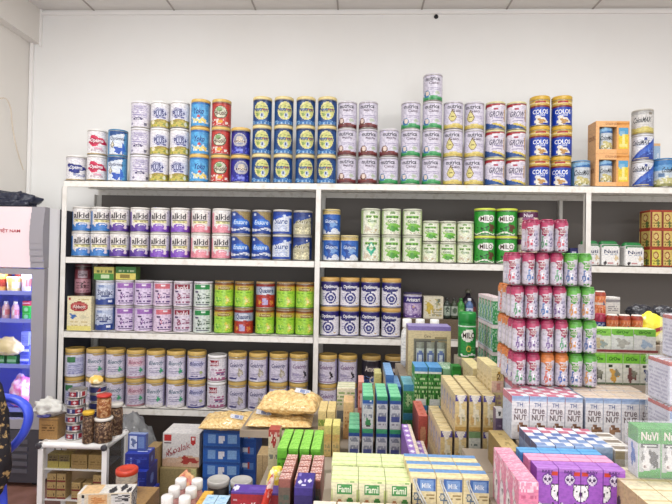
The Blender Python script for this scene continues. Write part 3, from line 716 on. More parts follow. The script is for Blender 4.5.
# second shelf, right end of the middle bay and the third bay
me = carton('nb', .05, .06, .11, {'F': ['#2c2c64', ('band', .05, .35, '#8a3a5c'), ('rect', -.5, .6, .6, .8, '#d6d4e4')]}, '#26264f')
single('small_box', me, (ax(575.5, 250, D+.1), D+.12, Z2+.0005), 0, 'small navy box beside the rack post on the second shelf', 'box')
def nuti_bag(lab, px, w, h, Y=D+.04):
    mb = MB()
    L = ['#eeece8', ('over', .76, 0, '#2f8c4a'), ('ell', 0, .78, .95, .2, '#eeece8'), ('over', .9, 0, '#1f6c38'), ('blob', .6, .36, .25, .12, '#d8c29a', 2), ('ell', -.6, .12, .16, .09, '#3a3438'), ('rect', -.35, .25, .06, .15, '#c48a8a'), ('ell', .75, .1, .12, .06, '#7a4a3a'), ('lines', -.6, .6, .5, .54, '#8a9ab0', 1, 2)]
    print_box(mb, w, .09, h*.86, {'F': L}, '#e6e4e0', rnd=.012, res=(18, 24), texts=[('F', 'Nuti', .0, .66, w*.72, h*.15, '#1f2d5c', .03)])
    body = mb.mesh('bag_body', MATS_T)
    mt = MB()
    print_box(mt, w*.98, .05, h*.16, {}, '#2c8446', rnd=.02, oz=h*.84, oy=.02)
    build('milk_powder_bag', [('bag_body', body), ('bag_top', mt.mesh('bag_top', MATS_T))], (ax(px, 252, Y), Y, Z2+.0006), 0, lab, 'bag', 'milk powder bags on the second shelf')
nuti_bag('white milk powder bag with green top, first beside the rack post', 592, .105, .158)
nuti_bag('white milk powder bag with green top, middle of three on second shelf', 611, .115, .158)
nuti_bag('white milk powder bag with green top, next to the gold gift boxes', 635, .118, .150)
gl = ['#d2b86a', ('rect', -.9, -.6, 0, 1, '#7a2c1c'), ('ell', .1, .6, .5, .2, '#8a3a24'), ('ell', .1, .6, .36, .13, '#d9c27c'), ('lines', -.5, .8, .1, .4, '#7a6a2c', 4, 3), ('band', .88, 1, '#a83a28'), ('band', 0, .06, '#a03426'), ('rect', .3, .6, .05, .4, '#4e6a34')]
gly = ['#d9cf5a', *gl[1:]]
gm = carton('gb', .068, .12, .118, {'F': gl, 'L': gl}, '#c4a458', res=(16, 20))
gmy = carton('gby', .068, .12, .118, {'F': gly, 'L': gly}, '#c4a458', res=(16, 20))
for k in range(3):
    for i in range(3):
        nm = ('nearest the white milk bags', 'in the middle', 'farthest from the milk bags')[i]
        single('gold_box', gmy if (k == 0 and i == 0) else gm, (ax(655.5, 240, D+.05) + i*.0695, D+.05, Z2+.0006+k*.1186), 0,
               f'gold and red drink box, {("bottom", "middle", "top")[k]} layer, {nm}', 'box', 'gold and red boxes on the second shelf')
# third shelf, left end
for i, px in enumerate((70.5, 90.5)):
    x, y6 = ((-1.832, 3.312), (-1.733, 3.415))[i]
    for k in range(2):
        build('milk_tin', tin('maroon_six'), (x, y6, Z3+.0006+k*.2165), rad(26), f'maroon tin with dark numeral, {("bottom", "top")[k]} of {("left", "right")[i]} stack behind the cream box', 'tin', 'tins on the third shelf')
xa, xb = ax(67.6, 318, D+.02), ax(91.6, 318, D+.02)
me = carton('cream', xb-xa, .045, .222, {'F': ['#ece2bc', ('band', 0, .14, '#e9dc84'), ('ell', 0, .7, .72, .15, '#a83a3c'), ('ell', 0, .7, .6, .11, '#c96a64'), ('ell', 0, .68, .5, .07, '#8c2a30'), ('blob', -.5, .42, .25, .07, '#3f6cae', 1), ('blob', .4, .4, .3, .06, '#d6cfae', 2), ('lines', -.7, .7, .15, .3, '#cdb884', 2, 3), ('ell', -.8, .93, .1, .04, '#b84a3c'), ('lines', -.4, .8, .9, .95, '#c9b886', 1, 4)]}, '#e6dab0', res=(22, 30),
            texts=[('F', 'Abbott', 0, .7, .085, .022, '#f6e6dc', .03)])
single('milk_box', me, ((xa+xb)/2, D+.012, Z3+.0006), 0, 'cream box with red oval at the left end of the third shelf', 'box')
pk = {'F': ['#4a8a3c', ('band', .5, 1, '#d9cf72'), ('lines', -.8, .8, .55, .9, '#6a7a3c', 1, 3), ('rect', -.3, .5, .1, .4, '#c9d8b0')], 'T': ['#d6cc7c', ('band', .3, .6, '#5a9a4a')]}
pk2 = {'F': ['#d6c86a', ('band', .48, 1, '#3f7c3c'), ('lines', -.8, .8, .6, .9, '#b4cca0', 1, 3), ('rect', -.5, .4, .1, .4, '#8a7a3c')], 'T': ['#4f8a48', ('band', .3, .6, '#c9c46a')]}
hn = T['navy_foot'][1]*2 + .003
single('snack_box', carton('sp', .134, .07, .085, pk, '#b9b060'), (ax(103, 272, D+.04), D+.05, Z3+hn), 0, 'yellow over green snack box lying on the pale blue tins', 'box', 'snack boxes on the third shelf tins')
hb = T['bold_purple'][1]*2 + .003
single('snack_box', carton('sp2', .134, .07, .085, pk2, '#6a8a4a'), (ax(125, 272, D+.04), D+.05, Z3+hb), 0, 'green over yellow snack box lying on the mauve banded tins', 'box', 'snack boxes on the third shelf tins')
# third shelf, right of the ringed tins
yb = D+.03
xa, xb = ax(402, 316, yb), ax(480, 316, yb)
single('flat_carton', carton('fc', xb-xa+.02, .2, .122, {}, '#6b5c4a'), ((xa+xb)/2+.012, yb, Z3+.0005), 0, 'brown carton carrying the violet tin on the third shelf', 'carton')
zc_ = Z3+.1235
build('milk_tin', tin('arista'), (ax(412.5, 304, yb+.065), yb+.065, zc_), 0, 'violet tin with dark blue top standing on a brown carton', 'tin', 'tins on the third shelf')
fl = ['#d6cfb8', ('blob', -.4, .5, .3, .25, '#c9ae4a', 1), ('blob', .4, .7, .2, .15, '#9aa084', 2), ('lines', -.2, .9, .1, .5, '#9c9a84', 5, 4), ('speck', -.9, .9, .1, .9, '#b8a45a', .15, 5), ('ell', .55, .8, .12, .1, '#6a705c')]
single('flower_box', carton('fl', .125, .1, .142, {'F': fl}, '#cfc7b0'), (ax(433.5, 306, yb+.03), yb+.03, zc_), 0, 'cream floral box beside the violet tin', 'box')
def bottle_mesh(prof, layers, texts=(), cap=None, name='bottle', rows=26, step=8):
    mb = MB(); print_cyl(mb, prof, layers, texts, rows=rows, step=step)
    b = mb.mesh(name, MATS_T); out = [('bottle_body', b)]
    if cap:
        col, r, z0, z1 = cap
        mc = MB(); mc.lathe([(r*.98, z0), (r, z0+.001), (r, z1-.003), (r*.9, z1), (0, z1)], 20, cc(col), 2, capt=False)
        out.append(('cap', mc.mesh(name+'_cap', MATS_T)))
    return out
bp = [(.002, 0), (.022, .002), (.024, .01), (.024, .085), (.02, .1), (.010, .112), (.010, .118)]
sauce = [(('#26342c', ('band', .2, .7, '#8a9a8c'), ('ell', 0, .5, .5, .15, '#3a4a3c'), ('speck', -1, 1, .2, .7, '#c9d0c4', .2, 2)), '#1c1c1c', 'dark sauce bottle with grey label'),
         (('#39402f', ('band', .2, .7, '#a4aca0'), ('ell', 0, .45, .6, .16, '#4c5c4a')), '#2a2a26', 'olive sauce bottle with grey label'),
         (('#3f8c3a', ('band', .25, .6, '#4f9c46'), ('ell', 0, .45, .4, .1, '#8ac07a')), '#2c6c2c', 'green sauce bottle'),
         (('#5c78a8', ('band', .2, .6, '#c2cee2'), ('ell', 0, .4, .5, .12, '#3c5c98')), '#d9dde4', 'blue and white bottle')]
for px, k in ((447, 0), (454.5, 1), (461, 2), (469.5, 3)):
    L, cp_, lk = sauce[k]
    pr = bottle_mesh(bp, list(L), cap=(cp_, .0115, .118, .134))
    build('sauce_bottle', pr, (ax(px, 306, yb+.045), yb+.05, zc_), 0, f'{lk} on the third shelf carton', 'bottle', 'bottles beside the floral box')
mb = MB(); mb.lathe([(.03, 0), (.05, .01), (.054, .06), (.05, .1), (.03, .13), (.016, .14), (.016, .16)], 28, cc('#2a2430'))
mb2 = MB(); mb2.lathe([(.018, .1602), (.019, .17), (.016, .185), (.0, .187)], 20, cc('#6a6a5c'))
mb3 = MB(); print_cyl(mb3, [(.0546, .045), (.0546, .075)], ['#7a3c3c', ('ell', 0, .5, .4, .4, '#c9a08a')], rows=8)
build('round_jar', [('jar_body', mb.mesh('jar', MATS_T)), ('stopper', mb2.mesh('st', MATS_T)), ('label_band', mb3.mesh('lb', MATS_T))], (ax(468, 295, yb+.14), yb+.14, zc_), 0, 'dark round bellied jar with small stopper behind the sauce bottles', 'jar')

# ================================================================== DISPLAY STAND IN THE MIDDLE
TZ = .69
stand = empty('display_stand', (.45, 1.8, 0), 0, 'stepped wooden sales stand loaded with stacked drink cartons', 'stand')
SX, SY = .45, 1.8
def spart(name, x0, x1, y0, y1, z0, z1, m=M_RISER):
    return link(name, plain(name, m, (x0-SX, x1-SX, y0-SY, y1-SY, z0, z1)), stand)
link('table_top', plain('table_top', M_RISER, (-.312-SX, 1.3-SX, .97-SY, 2.58-SY, TZ-.03, TZ), (-.385-SX, -.312-SX, .97-SY, 1.53-SY, TZ-.03, TZ), (-.50-SX, -.312-SX, 2.2-SY, 2.58-SY, TZ-.03, TZ)), stand)
for x in (-.305, 1.22):
    for y in (1.0, 2.5): spart('leg', x, x+.05, y, y+.05, 0, TZ-.0305)
for (x0, x1, y0, y1, zt) in ((.325, 1.25, .99, 1.374, .884), (.325, .434, 1.376, 1.545, .884), (.44, 1.25, 1.376, 1.488, .965), (.482, 1.25, 1.4885, 1.715, .965), (.62, 1.25, 1.717, 1.838, 1.178),
                             (.62, 1.25, 1.84, 2.02, 1.25), (.55, .618, 2.08, 2.37, .964), (-.08, .313, 1.193, 1.49, .818), (-.10, .313, .99, 1.19, .765), (.20, .43, 2.277, 2.55, .93), (.43, .515, 2.13, 2.23, 1.04)):
    spart('riser', x0, x1, y0, y1, TZ+.0003, zt)
G = .0006
def pack(name, nx, ny, w, d, h, faces, base, texts=(), res=(12, 18), alt=None, gap=.0008):
    """a wrapped pack of cartons, origin at the middle of its front bottom edge"""
    if not isinstance(faces, list): faces = [faces]
    ms = [carton(f'{name}_{i}', w, d, h, f, base, texts if not isinstance(texts, dict) else texts.get(i, ()), res) for i, f in enumerate(faces)]
    out = []
    for j in range(ny):
        for i in range(nx):
            out.append(('carton', ms[(alt[i] if alt else i % len(ms))], ((i-(nx-1)/2)*(w+gap), j*(d+gap), 0)))
    return out
def put(name, parts, px, py, Y, z, label, cat='carton pack', group=None, rz=0., x=None):
    return build(name, parts, (ax(px, py, Y) if x is None else x, Y, z+G), rz, label, cat, group)
def put1(name, me, px, py, Y, z, label, cat='box', group=None, rz=0., x=None):
    return single(name, me, (ax(px, py, Y) if x is None else x, Y, z+G), rz, label, cat, group)

# ---- beige milk packs seen end-on, cream tops and violet notched ends
def beige_faces(violet='#4f4690'):
    fr = ['#ddc48c', ('over', .86, 0, '#e0c890'), ('over', .80, 0, violet), ('dia', 0, .95, .75, .22, '#ece4d8'), ('dia', -1, .72, .4, .12, '#ddc48c'), ('dia', 1, .72, .4, .12, '#ddc48c'), ('blob', .1, .45, .55, .24, '#e6dcc0', 2), ('lines', -.3, .6, .3, .6, '#a8a27c', 5, 3), ('ell', -.5, .3, .3, .12, '#cfa86a'), ('band', 0, .1, '#c9a25c')]
    sd = ['#d4bc94', ('over', .85, 0, '#dcc79c'), ('blob', 0, .5, .55, .2, '#b8b0b8', 1), ('blob', .2, .7, .3, .1, '#8a88a4', 2), ('lines', -.6, .5, .15, .35, '#8f8698', 3, 3), ('rect', -.8, -.5, .2, .8, '#b7a6a4')]
    return {'F': fr, 'L': sd, 'R': sd, 'T': ['#e2cf9e', ('rect', -1, 1, .46, .54, '#cdb784')]}
BW, BD, BH = .0365, .054, .112
beige = pack('beige', 1, 5, BW, BD, BH, beige_faces(), '#d8c08c')
bg2 = {'F': ['#cfd0c4', ('over', .82, 0, '#7a9a6a'), ('lines', -.7, .7, .2, .7, '#6c7a74', 6, 3)], 'T': ['#dccf9e'], 'L': ['#c9bc98']}
greyb = pack('greyb', 1, 5, BW, BD, BH, bg2, '#d4c49a')
for lay in range(3):
    for i, px in enumerate((447.5, 461.3, 475, 489.2)):
        if lay == 2 and i == 0: continue
        g = lay == 1 and i == 2
        who = 'grey-green banded end-on milk pack' if g else 'beige end-on milk pack with violet notch'
        lb = f'{who}, {("bottom", "middle", "top")[lay]} layer, {("leftmost", "second", "third", "rightmost")[i]} of the four columns'
        put('milk_carton_pack', greyb if g else beige, px, 400, 1.6, TZ+lay*(BH+.001), lb, group='beige milk packs on the stand', x=ax(461.3, 394, 1.6)+(i-1)*.0437)
# two larger beige packs behind
bb = {'F': ['#e0cb90', ('over', .8, 0, '#e6d49a'), ('ell', .2, .82, .4, .12, '#b8913c'), ('ell', .2, .82, .26, .08, '#ead9a4'), ('band', .45, .72, '#dcb8a0'), ('lines', -.6, .6, .1, .45, '#c09a94', 4, 3), ('rect', -.2, .5, .5, .66, '#c98a7a')], 'L': ['#d9c79c', ('lines', -.7, .7, .2, .8, '#b8a06a', 5, 2)], 'T': ['#e8d7a0']}
bigb = pack('bigb', 1, 4, .044, .05, .119, bb, '#dcc890', [('F', '2', .15, .82, .012, .018, '#6a4a1c', .03)])
bigc = pack('bigc', 1, 4, .0385, .05, .137, bb, '#dcc890', [('F', '2', .15, .82, .012, .018, '#6a4a1c', .03)])
for lay in range(3):
    tw = ("bottom", "middle", "top")[lay]
    put('milk_carton_pack', bigb, 0, 0, 1.9, TZ+lay*.12, f'tall yellow beige pack behind the violet notched packs, {tw} of its column', group='yellow beige packs on the stand', x=.458)
    put('milk_carton_pack', bigc, 0, 0, 1.65, TZ+lay*.1376, f'tall yellow beige pack beside the yogurt bottle pile, {tw} of its column', group='yellow beige packs on the stand', x=.4585)

# purple and orange packs
pp = {'F': ['#8a5ab0', ('over', .8, 0, '#7c48a4'), ('ell', 0, .5, .5, .2, '#d6c4e4'), ('band', 0, .2, '#5a2c84')], 'T': ['#a37cc6', ('rect', .3, 1, 0, 1, '#e6d6c0'), ('ell', -.3, .5, .4, .2, '#f0e8f4')], 'R': ['#e4cfae', ('lines', -.8, .8, .2, .8, '#b08a6a', 4, 3)], 'L': ['#8c60b4']}
purp = pack('purp', 1, 6, .034, .047, .155, pp, '#9468ba')
put('milk_carton_pack', purp, 410, 452, 1.585, TZ, 'purple and cream end-on pack beside the mint topped cartons', group='purple packs on the stand', x=.19)
put('milk_carton_pack', pack('purp2', 1, 4, .03, .047, .13, pp, '#9468ba'), 427.5, 453, 1.585, TZ, 'purple and cream end-on pack beside the beige packs', group='purple packs on the stand', x=.226)
oo = {'F': ['#c05a50', ('ell', 0, .6, .6, .2, '#e0a07c'), ('band', 0, .2, '#a8432a')], 'T': ['#d07468', ('ell', 0, .5, .5, .12, '#b84a30')]}
put('milk_carton_pack', pack('oran', 1, 4, .034, .05, .178, oo, '#c4605a'), 423, 436, 1.9, TZ, 'orange red end-on pack behind the purple packs')
# ---- mint topped cartons
th = {'F': ['#cdd0d0', ('band', .78, .96, '#2c58a0'), ('band', .9, 1, '#3f9a6c'), ('ell', .45, .86, .14, .03, '#dce6f2'), ('lines', -.75, .75, .35, .74, '#7f8796', 6, 3), ('blob', 0, .2, .5, .1, '#3f8a54', 2), ('blob', 0, .1, .4, .04, '#4c4a44', 1), ('rect', -.9, .9, .7, .75, '#a4b0c8')], 'T': ['#84d4a4', ('band', 0, .1, '#58b884'), ('band', .48, .52, '#76c496')], 'L': ['#9fb8cc', ('band', .78, 1, '#3a70b0')], 'R': ['#a9bccc', ('band', .78, 1, '#3a70b0'), ('lines', -.8, .8, .1, .7, '#6c7c90', 6, 2)]}
th2 = {**th, 'F': ['#c9cbcf', ('band', .78, .96, '#2a4c94'), ('band', .9, 1, '#3f9a6c'), ('lines', -.75, .75, .4, .74, '#8a8e9c', 5, 4), ('rect', -.75, .75, .24, .38, '#47518c'), ('lines', -.7, .7, .05, .2, '#8c8894', 2, 2)]}
thp = pack('th', 1, 4, .0405, .05, .122, th, '#c4cccc', [('F', 'TH', 0, .73, .014, .006, '#2c4a84', .03)])
thp2 = pack('thb', 1, 4, .0405, .05, .122, th2, '#c4cccc', [('F', 'TH', 0, .73, .014, .006, '#2c4a84', .03)])
xt = [.0, .0505, .103, .153]
for i, x in enumerate(xt):
    put('milk_carton_pack', thp2, 0, 0, 1.9, TZ, 'mint topped milk pack, bottom layer, ' + ('uncovered one at the left end', 'under the left top pack', 'under the middle top pack', 'under the right top pack')[i], group='mint topped packs on the stand', x=x)
    if i: put('milk_carton_pack', thp if i == 1 else thp2, 0, 0, 1.9, TZ+.1232, 'mint topped milk pack standing on another, ' + ('', 'left of three', 'middle of three', 'right of three')[i], group='mint topped packs on the stand', x=x)
# ---- small boxes behind and left of them
def yf(top, band, c2='#e6cf8a'): return {'F': [c2, ('band', .72, 1, top), ('band', .5, .74, band), ('speck', -.8, .8, .5, .74, '#e2d87a', .25, 3), ('lines', -.7, .7, .1, .45, '#b8a878', 4, 3)], 'T': [top, ('band', .48, .52, '#d4bb7c')], 'R': [c2, ('lines', -.8, .8, .1, .8, '#bda36c', 6, 3)]}
ys = pack('ys', 1, 3, .0335, .05, .124, yf('#e8cf8e', '#8aa04a'), '#e2c987')
for i, px in enumerate((322.3, 331)):
    put('milk_carton_pack', ys, px, 411, 2.1, TZ, f'tan topped pack with green band, {("left", "right")[i]} of two beside the noodle bags', group='tan topped packs')
yl = pack('yl', 1, 2, .0285, .042, .12, yf('#ece08a', '#e6bd74', '#e8c884'), '#e8d88a')
for i, px in enumerate((327.8, 336.3)):
    put('milk_carton_pack', yl, px, 424, 1.935, TZ, f'yellow topped narrow pack, {("left", "right")[i]} of two before the tan topped packs', group='yellow topped packs')
wb = {'F': ['#e6dfc2', ('lines', -.9, .9, .55, .95, '#8fa86a', 4, 3), ('rect', -.9, -.2, .1, .4, '#8a8f92'), ('band', 0, .08, '#c9bfa0')], 'T': ['#ece8cc', ('band', .2, .3, '#b4c27c'), ('band', .55, .65, '#b4c27c'), ('band', .82, .9, '#b4c27c')]}
put1('milk_box', carton('wb', .082, .12, .17, wb, '#e2dcc0'), 346, 396, 2.3, TZ, 'cream box with pale green stripes behind the mint topped cartons')
put1('milk_box', carton('ob', .042, .11, .155, {'F': ['#e4bd84', ('lines', -.7, .7, .2, .8, '#c08a54', 5, 3), ('band', 0, .3, '#cfa06c')], 'T': ['#ecc890']}, '#e4bd84'), 348.5, 405, 2.13, TZ, 'tan box in front of the cream striped box')
put1('milk_box', carton('rb', .024, .12, .24, {'F': ['#d68a78', ('lines', -.7, .7, .1, .9, '#b0503c', 8, 3), ('rect', -.3, .6, .55, .8, '#e6c4b4')], 'T': ['#e6a896']}, '#d68a78'), 361, 390, 2.14, TZ, 'narrow salmon red box behind the mint topped cartons')
put1('milk_box', carton('yb', .032, .1, .235, {'F': ['#d6d088', ('band', .0, .5, '#c9b87c')], 'T': ['#e2dc96']}, '#d6d088'), 378, 380, 2.33, TZ, 'narrow pale yellow box peeking above the mint topped cartons')
bt = {'F': ['#6f9ad0', ('band', .86, 1, '#3a68a8'), ('lines', -.8, .8, .2, .8, '#c0d0e4', 6, 3)], 'T': ['#86b4e4', ('band', .48, .52, '#6c9cd0')], 'L': ['#c9b694', ('band', .86, 1, '#6a8ab4')]}
put('milk_carton_pack', pack('bt', 1, 5, .034, .05, .272, bt, '#79a6da'), 390, 370, 2.14, TZ, 'tall sky blue pack with tan side behind the mint topped cartons')
put('milk_carton_pack', pack('bt2', 1, 4, .03, .05, .225, bt, '#79a6da'), 398.5, 384, 2.14, TZ, 'shorter sky blue pack right of the tall sky blue pack', x=ax(390, 370, 2.14)+.0335)
gn = {'F': ['#5aa860', ('band', .78, 1, '#4a98b8'), ('blob', .0, .45, .6, .2, '#bcd89c', 2), ('speck', -.9, .9, .05, .7, '#2f7a3c', .3, 2), ('band', 0, .12, '#357a44')], 'T': ['#79bccc', ('band', .48, .52, '#5aa0b4')], 'L': ['#9cc8a0', ('speck', -.9, .9, .05, .95, '#5a9a64', .3, 2)]}
gnp = pack('gn', 1, 3, .046, .05, .119, gn, '#6ab070')
for k in range(2):
    put('milk_carton_pack', gnp, 409, 385, 2.12, TZ+k*.12, f'green pack with teal top, {("bottom", "top")[k]} one right of the sky blue packs', group='green teal packs')
gb = {'F': ['#3f8a38', ('band', .9, 1, '#4a8cc4'), ('band', .82, .9, '#e2e8dc'), ('lines', -.9, .9, .2, .8, '#b8d89c', 5, 3), ('rect', -.8, .8, .03, .18, '#dfe6e0'), ('speck', -.9, .9, .2, .8, '#1f5c24', .2, 4)], 'T': ['#62a4dc', ('band', .48, .52, '#4a86c0')], 'L': ['#4a9444', ('lines', -.8, .8, .2, .8, '#d4e4c8', 5, 3)]}
gbp = pack('gb', 1, 2, .054, .055, .158, gb, '#4a9444')
for i, x in enumerate((.272, .329)):
    for k in range(2):
        put('milk_carton_pack', gbp, 0, 0, 2.1, TZ+k*.159, f'green striped pack with bright blue top, {("bottom", "top")[k]} of {("left", "right")[i]} column', group='green blue packs', x=x)
gt = {'F': ['#8ab48c', ('speck', -.9, .9, .1, .9, '#d6e4d2', .4, 3)], 'T': ['#93c09c', ('speck', -.9, .9, 0, 1, '#dce8d6', .3, 4)], 'L': ['#3c8c44']}
put1('milk_box', carton('gtr', .055, .14, .31, gt, '#7cb080'), 0, 0, 2.11, TZ, 'pale green speckled box between blue topped and yellow beige packs', x=.389)
put1('milk_box', carton('gmb', .036, .05, .33, {'F': ['#2c8c34', ('rect', -.5, .5, .8, .9, '#e2ece0'), ('band', .93, 1, '#1f7428')]}, '#258030'), 0, 0, 2.07, TZ, 'dark green box just before the green chocolate drink canister', x=.411)
# ---- gift box with violet top, white bottles behind, chocolate drink canister
vb = MB()
print_box(vb, .19, .1, .222, {'F': ['#c6b48a', ('over', .92, 0, '#7a68a4'), ('rect', -.72, .82, .06, .74, '#6e6a58'), ('rect', -.64, .74, .08, .71, '#4c4a42'), ('lines', -.1, .85, .68, .8, '#8a7a54', 2, 3)], 'T': ['#9c8fc4'], 'L': ['#a8946a', ('over', .92, 0, '#6c5a94')]}, '#c4b186', res=(24, 24), texts=[('F', 'Care', -.1, .8, .03, .012, '#4a3c2c', .02)])
cn = MB()
for q in (-.041, .005, .051):
    print_cyl(cn, [(.0225, .019), (.0225, .152)], ['#b9c0b4', ('ell', 0, .45, .7, .24, '#5f6f9c'), ('ell', 0, .45, .45, .15, '#c4ccd4'), ('band', .8, 1, '#8a8c7c')], rows=14, step=20)
    for k in range(len(cn.v)-1, -1, -1):
        v = cn.v[k]
        if len(v) == 3: cn.v[k] = (v[0]+q, v[1]+.014, v[2], 0)
        else: break
cn.v = [v[:3] for v in cn.v]
build('gift_box', [('box_body', vb.mesh('vb', MATS_T)), ('window_cans', cn.mesh('vbc', MATS_T))], (ax(429.5, 340, 2.28), 2.28, .93+G), 0, 'beige gift box with violet top and can picture window', 'gift box')
wbp = [(.002, 0), (.026, .002), (.028, .012), (.028, .16), (.024, .185), (.014, .196)]
wbot = bottle_mesh(wbp, ['#e6e6e2', ('band', .1, .16, '#c9ccd0')], cap=('#f2f1ee', .0215, .1965, .236), rows=10, step=20, name='whiteb')
for i, px in enumerate((407, 420, 434.5)):
    put('white_bottle', wbot, px, 330, 2.43, .93, f'white capped white bottle behind the violet topped gift box, {("left", "middle", "right")[i]}', 'bottle', 'white bottles')
md = MB()
print_cyl(md, [(.034, 0), (.037, .004), (.0375, .145)], ['#218c3a', ('over', .9, 0, '#d9e8d6'), ('over', .93, 0, '#218c3a'), ('ell', -.1, .64, .72, .17, '#eeece4'), ('ell', .15, .7, .4, .13, '#eeece4'), ('ell', 0, .26, .26, .1, '#c9b84a'), ('ell', 0, .26, .16, .06, '#3f7c34'), ('lines', .25, .9, .22, .34, '#5fb064', 2, 2), ('wave', .1, .03, 4, 0, '#eef0ea'), ('wave', .05, .03, 4, 0, '#218c3a'), ('rect', -1.5, -.95, 0, .6, '#1a6c2c')],
          [('MILO', .02, .65, .050, .021, '#2e1a12', .04)])
mc = MB(); mc.lathe([(.036, .1452), (.0372, .147), (.037, .182), (.034, .19), (0, .192)], 32, cc('#1d8436'), 2, capt=False)
put('drink_canister', [('can_body', md.mesh('milo', MATS_T)), ('cap', mc.mesh('miloc', MATS_T))], 468, 335, 2.18, 1.04, 'green chocolate drink canister with rounded green cap', 'canister', x=.474)
# ---- side-on packs left of the bottle pile
sp = {'L': ['#4fa068', ('band', .84, 1, '#e6dcdc'), ('rect', -.9, -.3, .6, .84, '#dc9aa4'), ('blob', .2, .4, .3, .25, '#3a86b4', 2), ('blob', -.5, .35, .25, .2, '#b8d88c', 1), ('speck', -.9, .9, .1, .8, '#d2e6da', .3, 3), ('band', 0, .1, '#cfdce8')], 'F': ['#3f9458', ('band', .84, 1, '#e6dcdc'), ('speck', -.9, .9, .1, .8, '#a8d0b0', .3, 3)], 'T': ['#e4dcdc', ('speck', -1, 1, 0, 1, '#d27a8c', .3, 2)]}
spp = pack('sp', 1, 5, .046, .05, .111, sp, '#58a070', res=(12, 16))
for k in range(3):
    put('milk_carton_pack', spp, 0, 0, 2.1, .964+k*.112, f'green and pink picture pack left of the bottle pile, {("bottom", "middle", "top")[k]} of three', group='green pink packs', x=.584)
# ---- the yogurt bottle pile
SZ = .97
sp_ = [(r_, z_*SZ) for r_, z_ in [(.003, 0), (.0168, .0015), (.0192, .008), (.0192, .03), (.0182, .048), (.0186, .064), (.0196, .078), (.0192, .088), (.0172, .0935), (.016, .096)]]
def susu(top, accent, blob, name):
    return bottle_mesh(sp_, ['#cfc9d0', ('speck', -1.4, 1.4, .05, .62, '#a9a2b4', .22, 4), ('over', .80, .05, top), ('over', .93, 0, accent), ('blob', -.15, .64, .6, .11, accent, 1), ('ell', -.1, .65, .5, .08, '#e6dcd4'), ('rect', .3, .95, .16, .66, '#b4afc4'), ('lines', .35, .9, .18, .62, '#6f6884', 7, 3), ('blob', -.35, .3, .5, .16, blob, 2), ('ell', -.2, .36, .2, .07, '#f4f1f2'), ('lines', -.6, .2, .04, .12, accent, 1, 2), ('rect', -1.3, -.9, .2, .6, '#d0cbd8'), ('speck', -1.4, 1.4, .1, .55, '#cfc8d6', .2, 6)],
                       [('susu', -.12, .65, .017, .007, accent, .05, .1)], cap=(accent, .0165, .0962*SZ, .100*SZ), name=name, rows=24, step=10)
SU = {'pink': [susu('#b84468', '#9a2a50', c, 'sp'+str(i)) for i, c in enumerate(('#4a78b4', '#5a9a6a', '#c9525f', '#7a5c94'))],
      'green': [susu('#66b04a', '#549c3c', c, 'sg'+str(i)) for i, c in enumerate(('#d9984a', '#4a6aa0'))],
      'orange': [susu('#d8884e', '#c8743c', c, 'so'+str(i)) for i, c in enumerate(('#4a6ab4', '#d05a3c'))]}
SP = .0412; SH = .0985; x0 = ax(518.5, 380, 1.52)
tiers = [('pink pink orange orange green green', 6), ('pink pink pink pink green green', 6), ('pink pink pink pink green green', 6), ('pink pink pink pink green green', 6), ('pink pink pink', 3)]
tn = ('bottom tier', 'second tier', 'third tier', 'fourth tier', 'top tier')
xof = [0, -.002, -.008, -.018, .036]
pos6 = ('leftmost', 'second', 'third', 'fourth', 'fifth', 'rightmost')
NUTZ = .965+G+.1185
rs = random.Random(3)
for t, (cols, n) in enumerate(tiers):
    cl = cols.split()
    z = NUTZ + t*SH + .0004
    for row in range(5):
        for i in range(-1 if row else 0, n):
            if row >= 2 and i > -1: continue
            if i == -1 and (row < 2 or t > 2): continue
            kind = cl[max(i, 0)]
            if i == -1 and row >= 2 and t in (0, 1, 2): kind = 'orange'
            v = rs.choice(SU[kind])
            x = x0 + (i if i >= 0 else 0)*SP + (xof[t] if i >= 0 else .002)
            who = ('left', 'middle', 'right') if n == 3 else pos6
            if row == 0: lab = f'{kind} topped yogurt bottle, {who[i]} in front row of {tn[t]}'
            elif i >= 0: lab = f'{kind} topped yogurt bottle behind the {who[i]} front bottle of {tn[t]}'
            else: lab = f'{kind} topped yogurt bottle on the pile\'s left flank, {("", "second", "third", "fourth", "fifth")[row]} row, {tn[t]}'
            build('yogurt_bottle', v, (x, 1.52+row*SP, z), rad(rs.uniform(-28, 28)), lab, 'bottle', 'yogurt bottles piled on the nut milk cartons')
# ---- nut milk cartons
nf = ['#e0dcdc', ('over', .87, 0, '#90a6c8'), ('band', .87, .93, '#a6b8d4'), ('blob', .3, .28, .5, .1, '#8a6248', 2), ('blob', .0, .25, .35, .07, '#a47a58', 1), ('ell', .35, .3, .2, .04, '#6c4834'), ('band', .0, .03, '#cfc9c8')]
nt = [('F', 'TH', -.1, .80, .017, .011, '#5c6a94', .04), ('F', 'true', 0, .66, .034, .016, '#7a6a6c', .03), ('F', 'NUT', 0, .51, .034, .015, '#6c5a58', .045)]
ntop = lambda c: ['#e6e2e4', ('rect', -.9, .3, .0, .5, c), ('rect', -.2, .9, .55, 1, c), ('ell', .5, .25, .3, .15, '#f4f2f2')]
NW, ND, NH = .047, .042, .1185
nut_r = pack('nutr', 4, 2, NW, ND, NH, {'F': nf, 'T': ntop('#c86a80'), 'L': ['#b9c2d4', ('over', .8, 0, '#c87a8c')]}, '#dcd8da', nt)
nut_b = pack('nutb', 4, 2, NW, ND, NH, {'F': nf, 'T': ['#d8c6b4', ('rect', -1, 1, .4, .6, '#c9b09a')], 'L': ['#b9c2d4']}, '#dcd8da', nt)
xl = (ax(512, 396, 1.4)+ax(583, 396, 1.4))/2; xr = xl + 4*(NW+.0008) + .006
nut_r3 = pack('nutr3', 3, 2, NW, ND, NH, {'F': nf, 'T': ntop('#c86a80'), 'L': ['#b9c2d4', ('over', .8, 0, '#c87a8c')]}, '#dcd8da', nt)
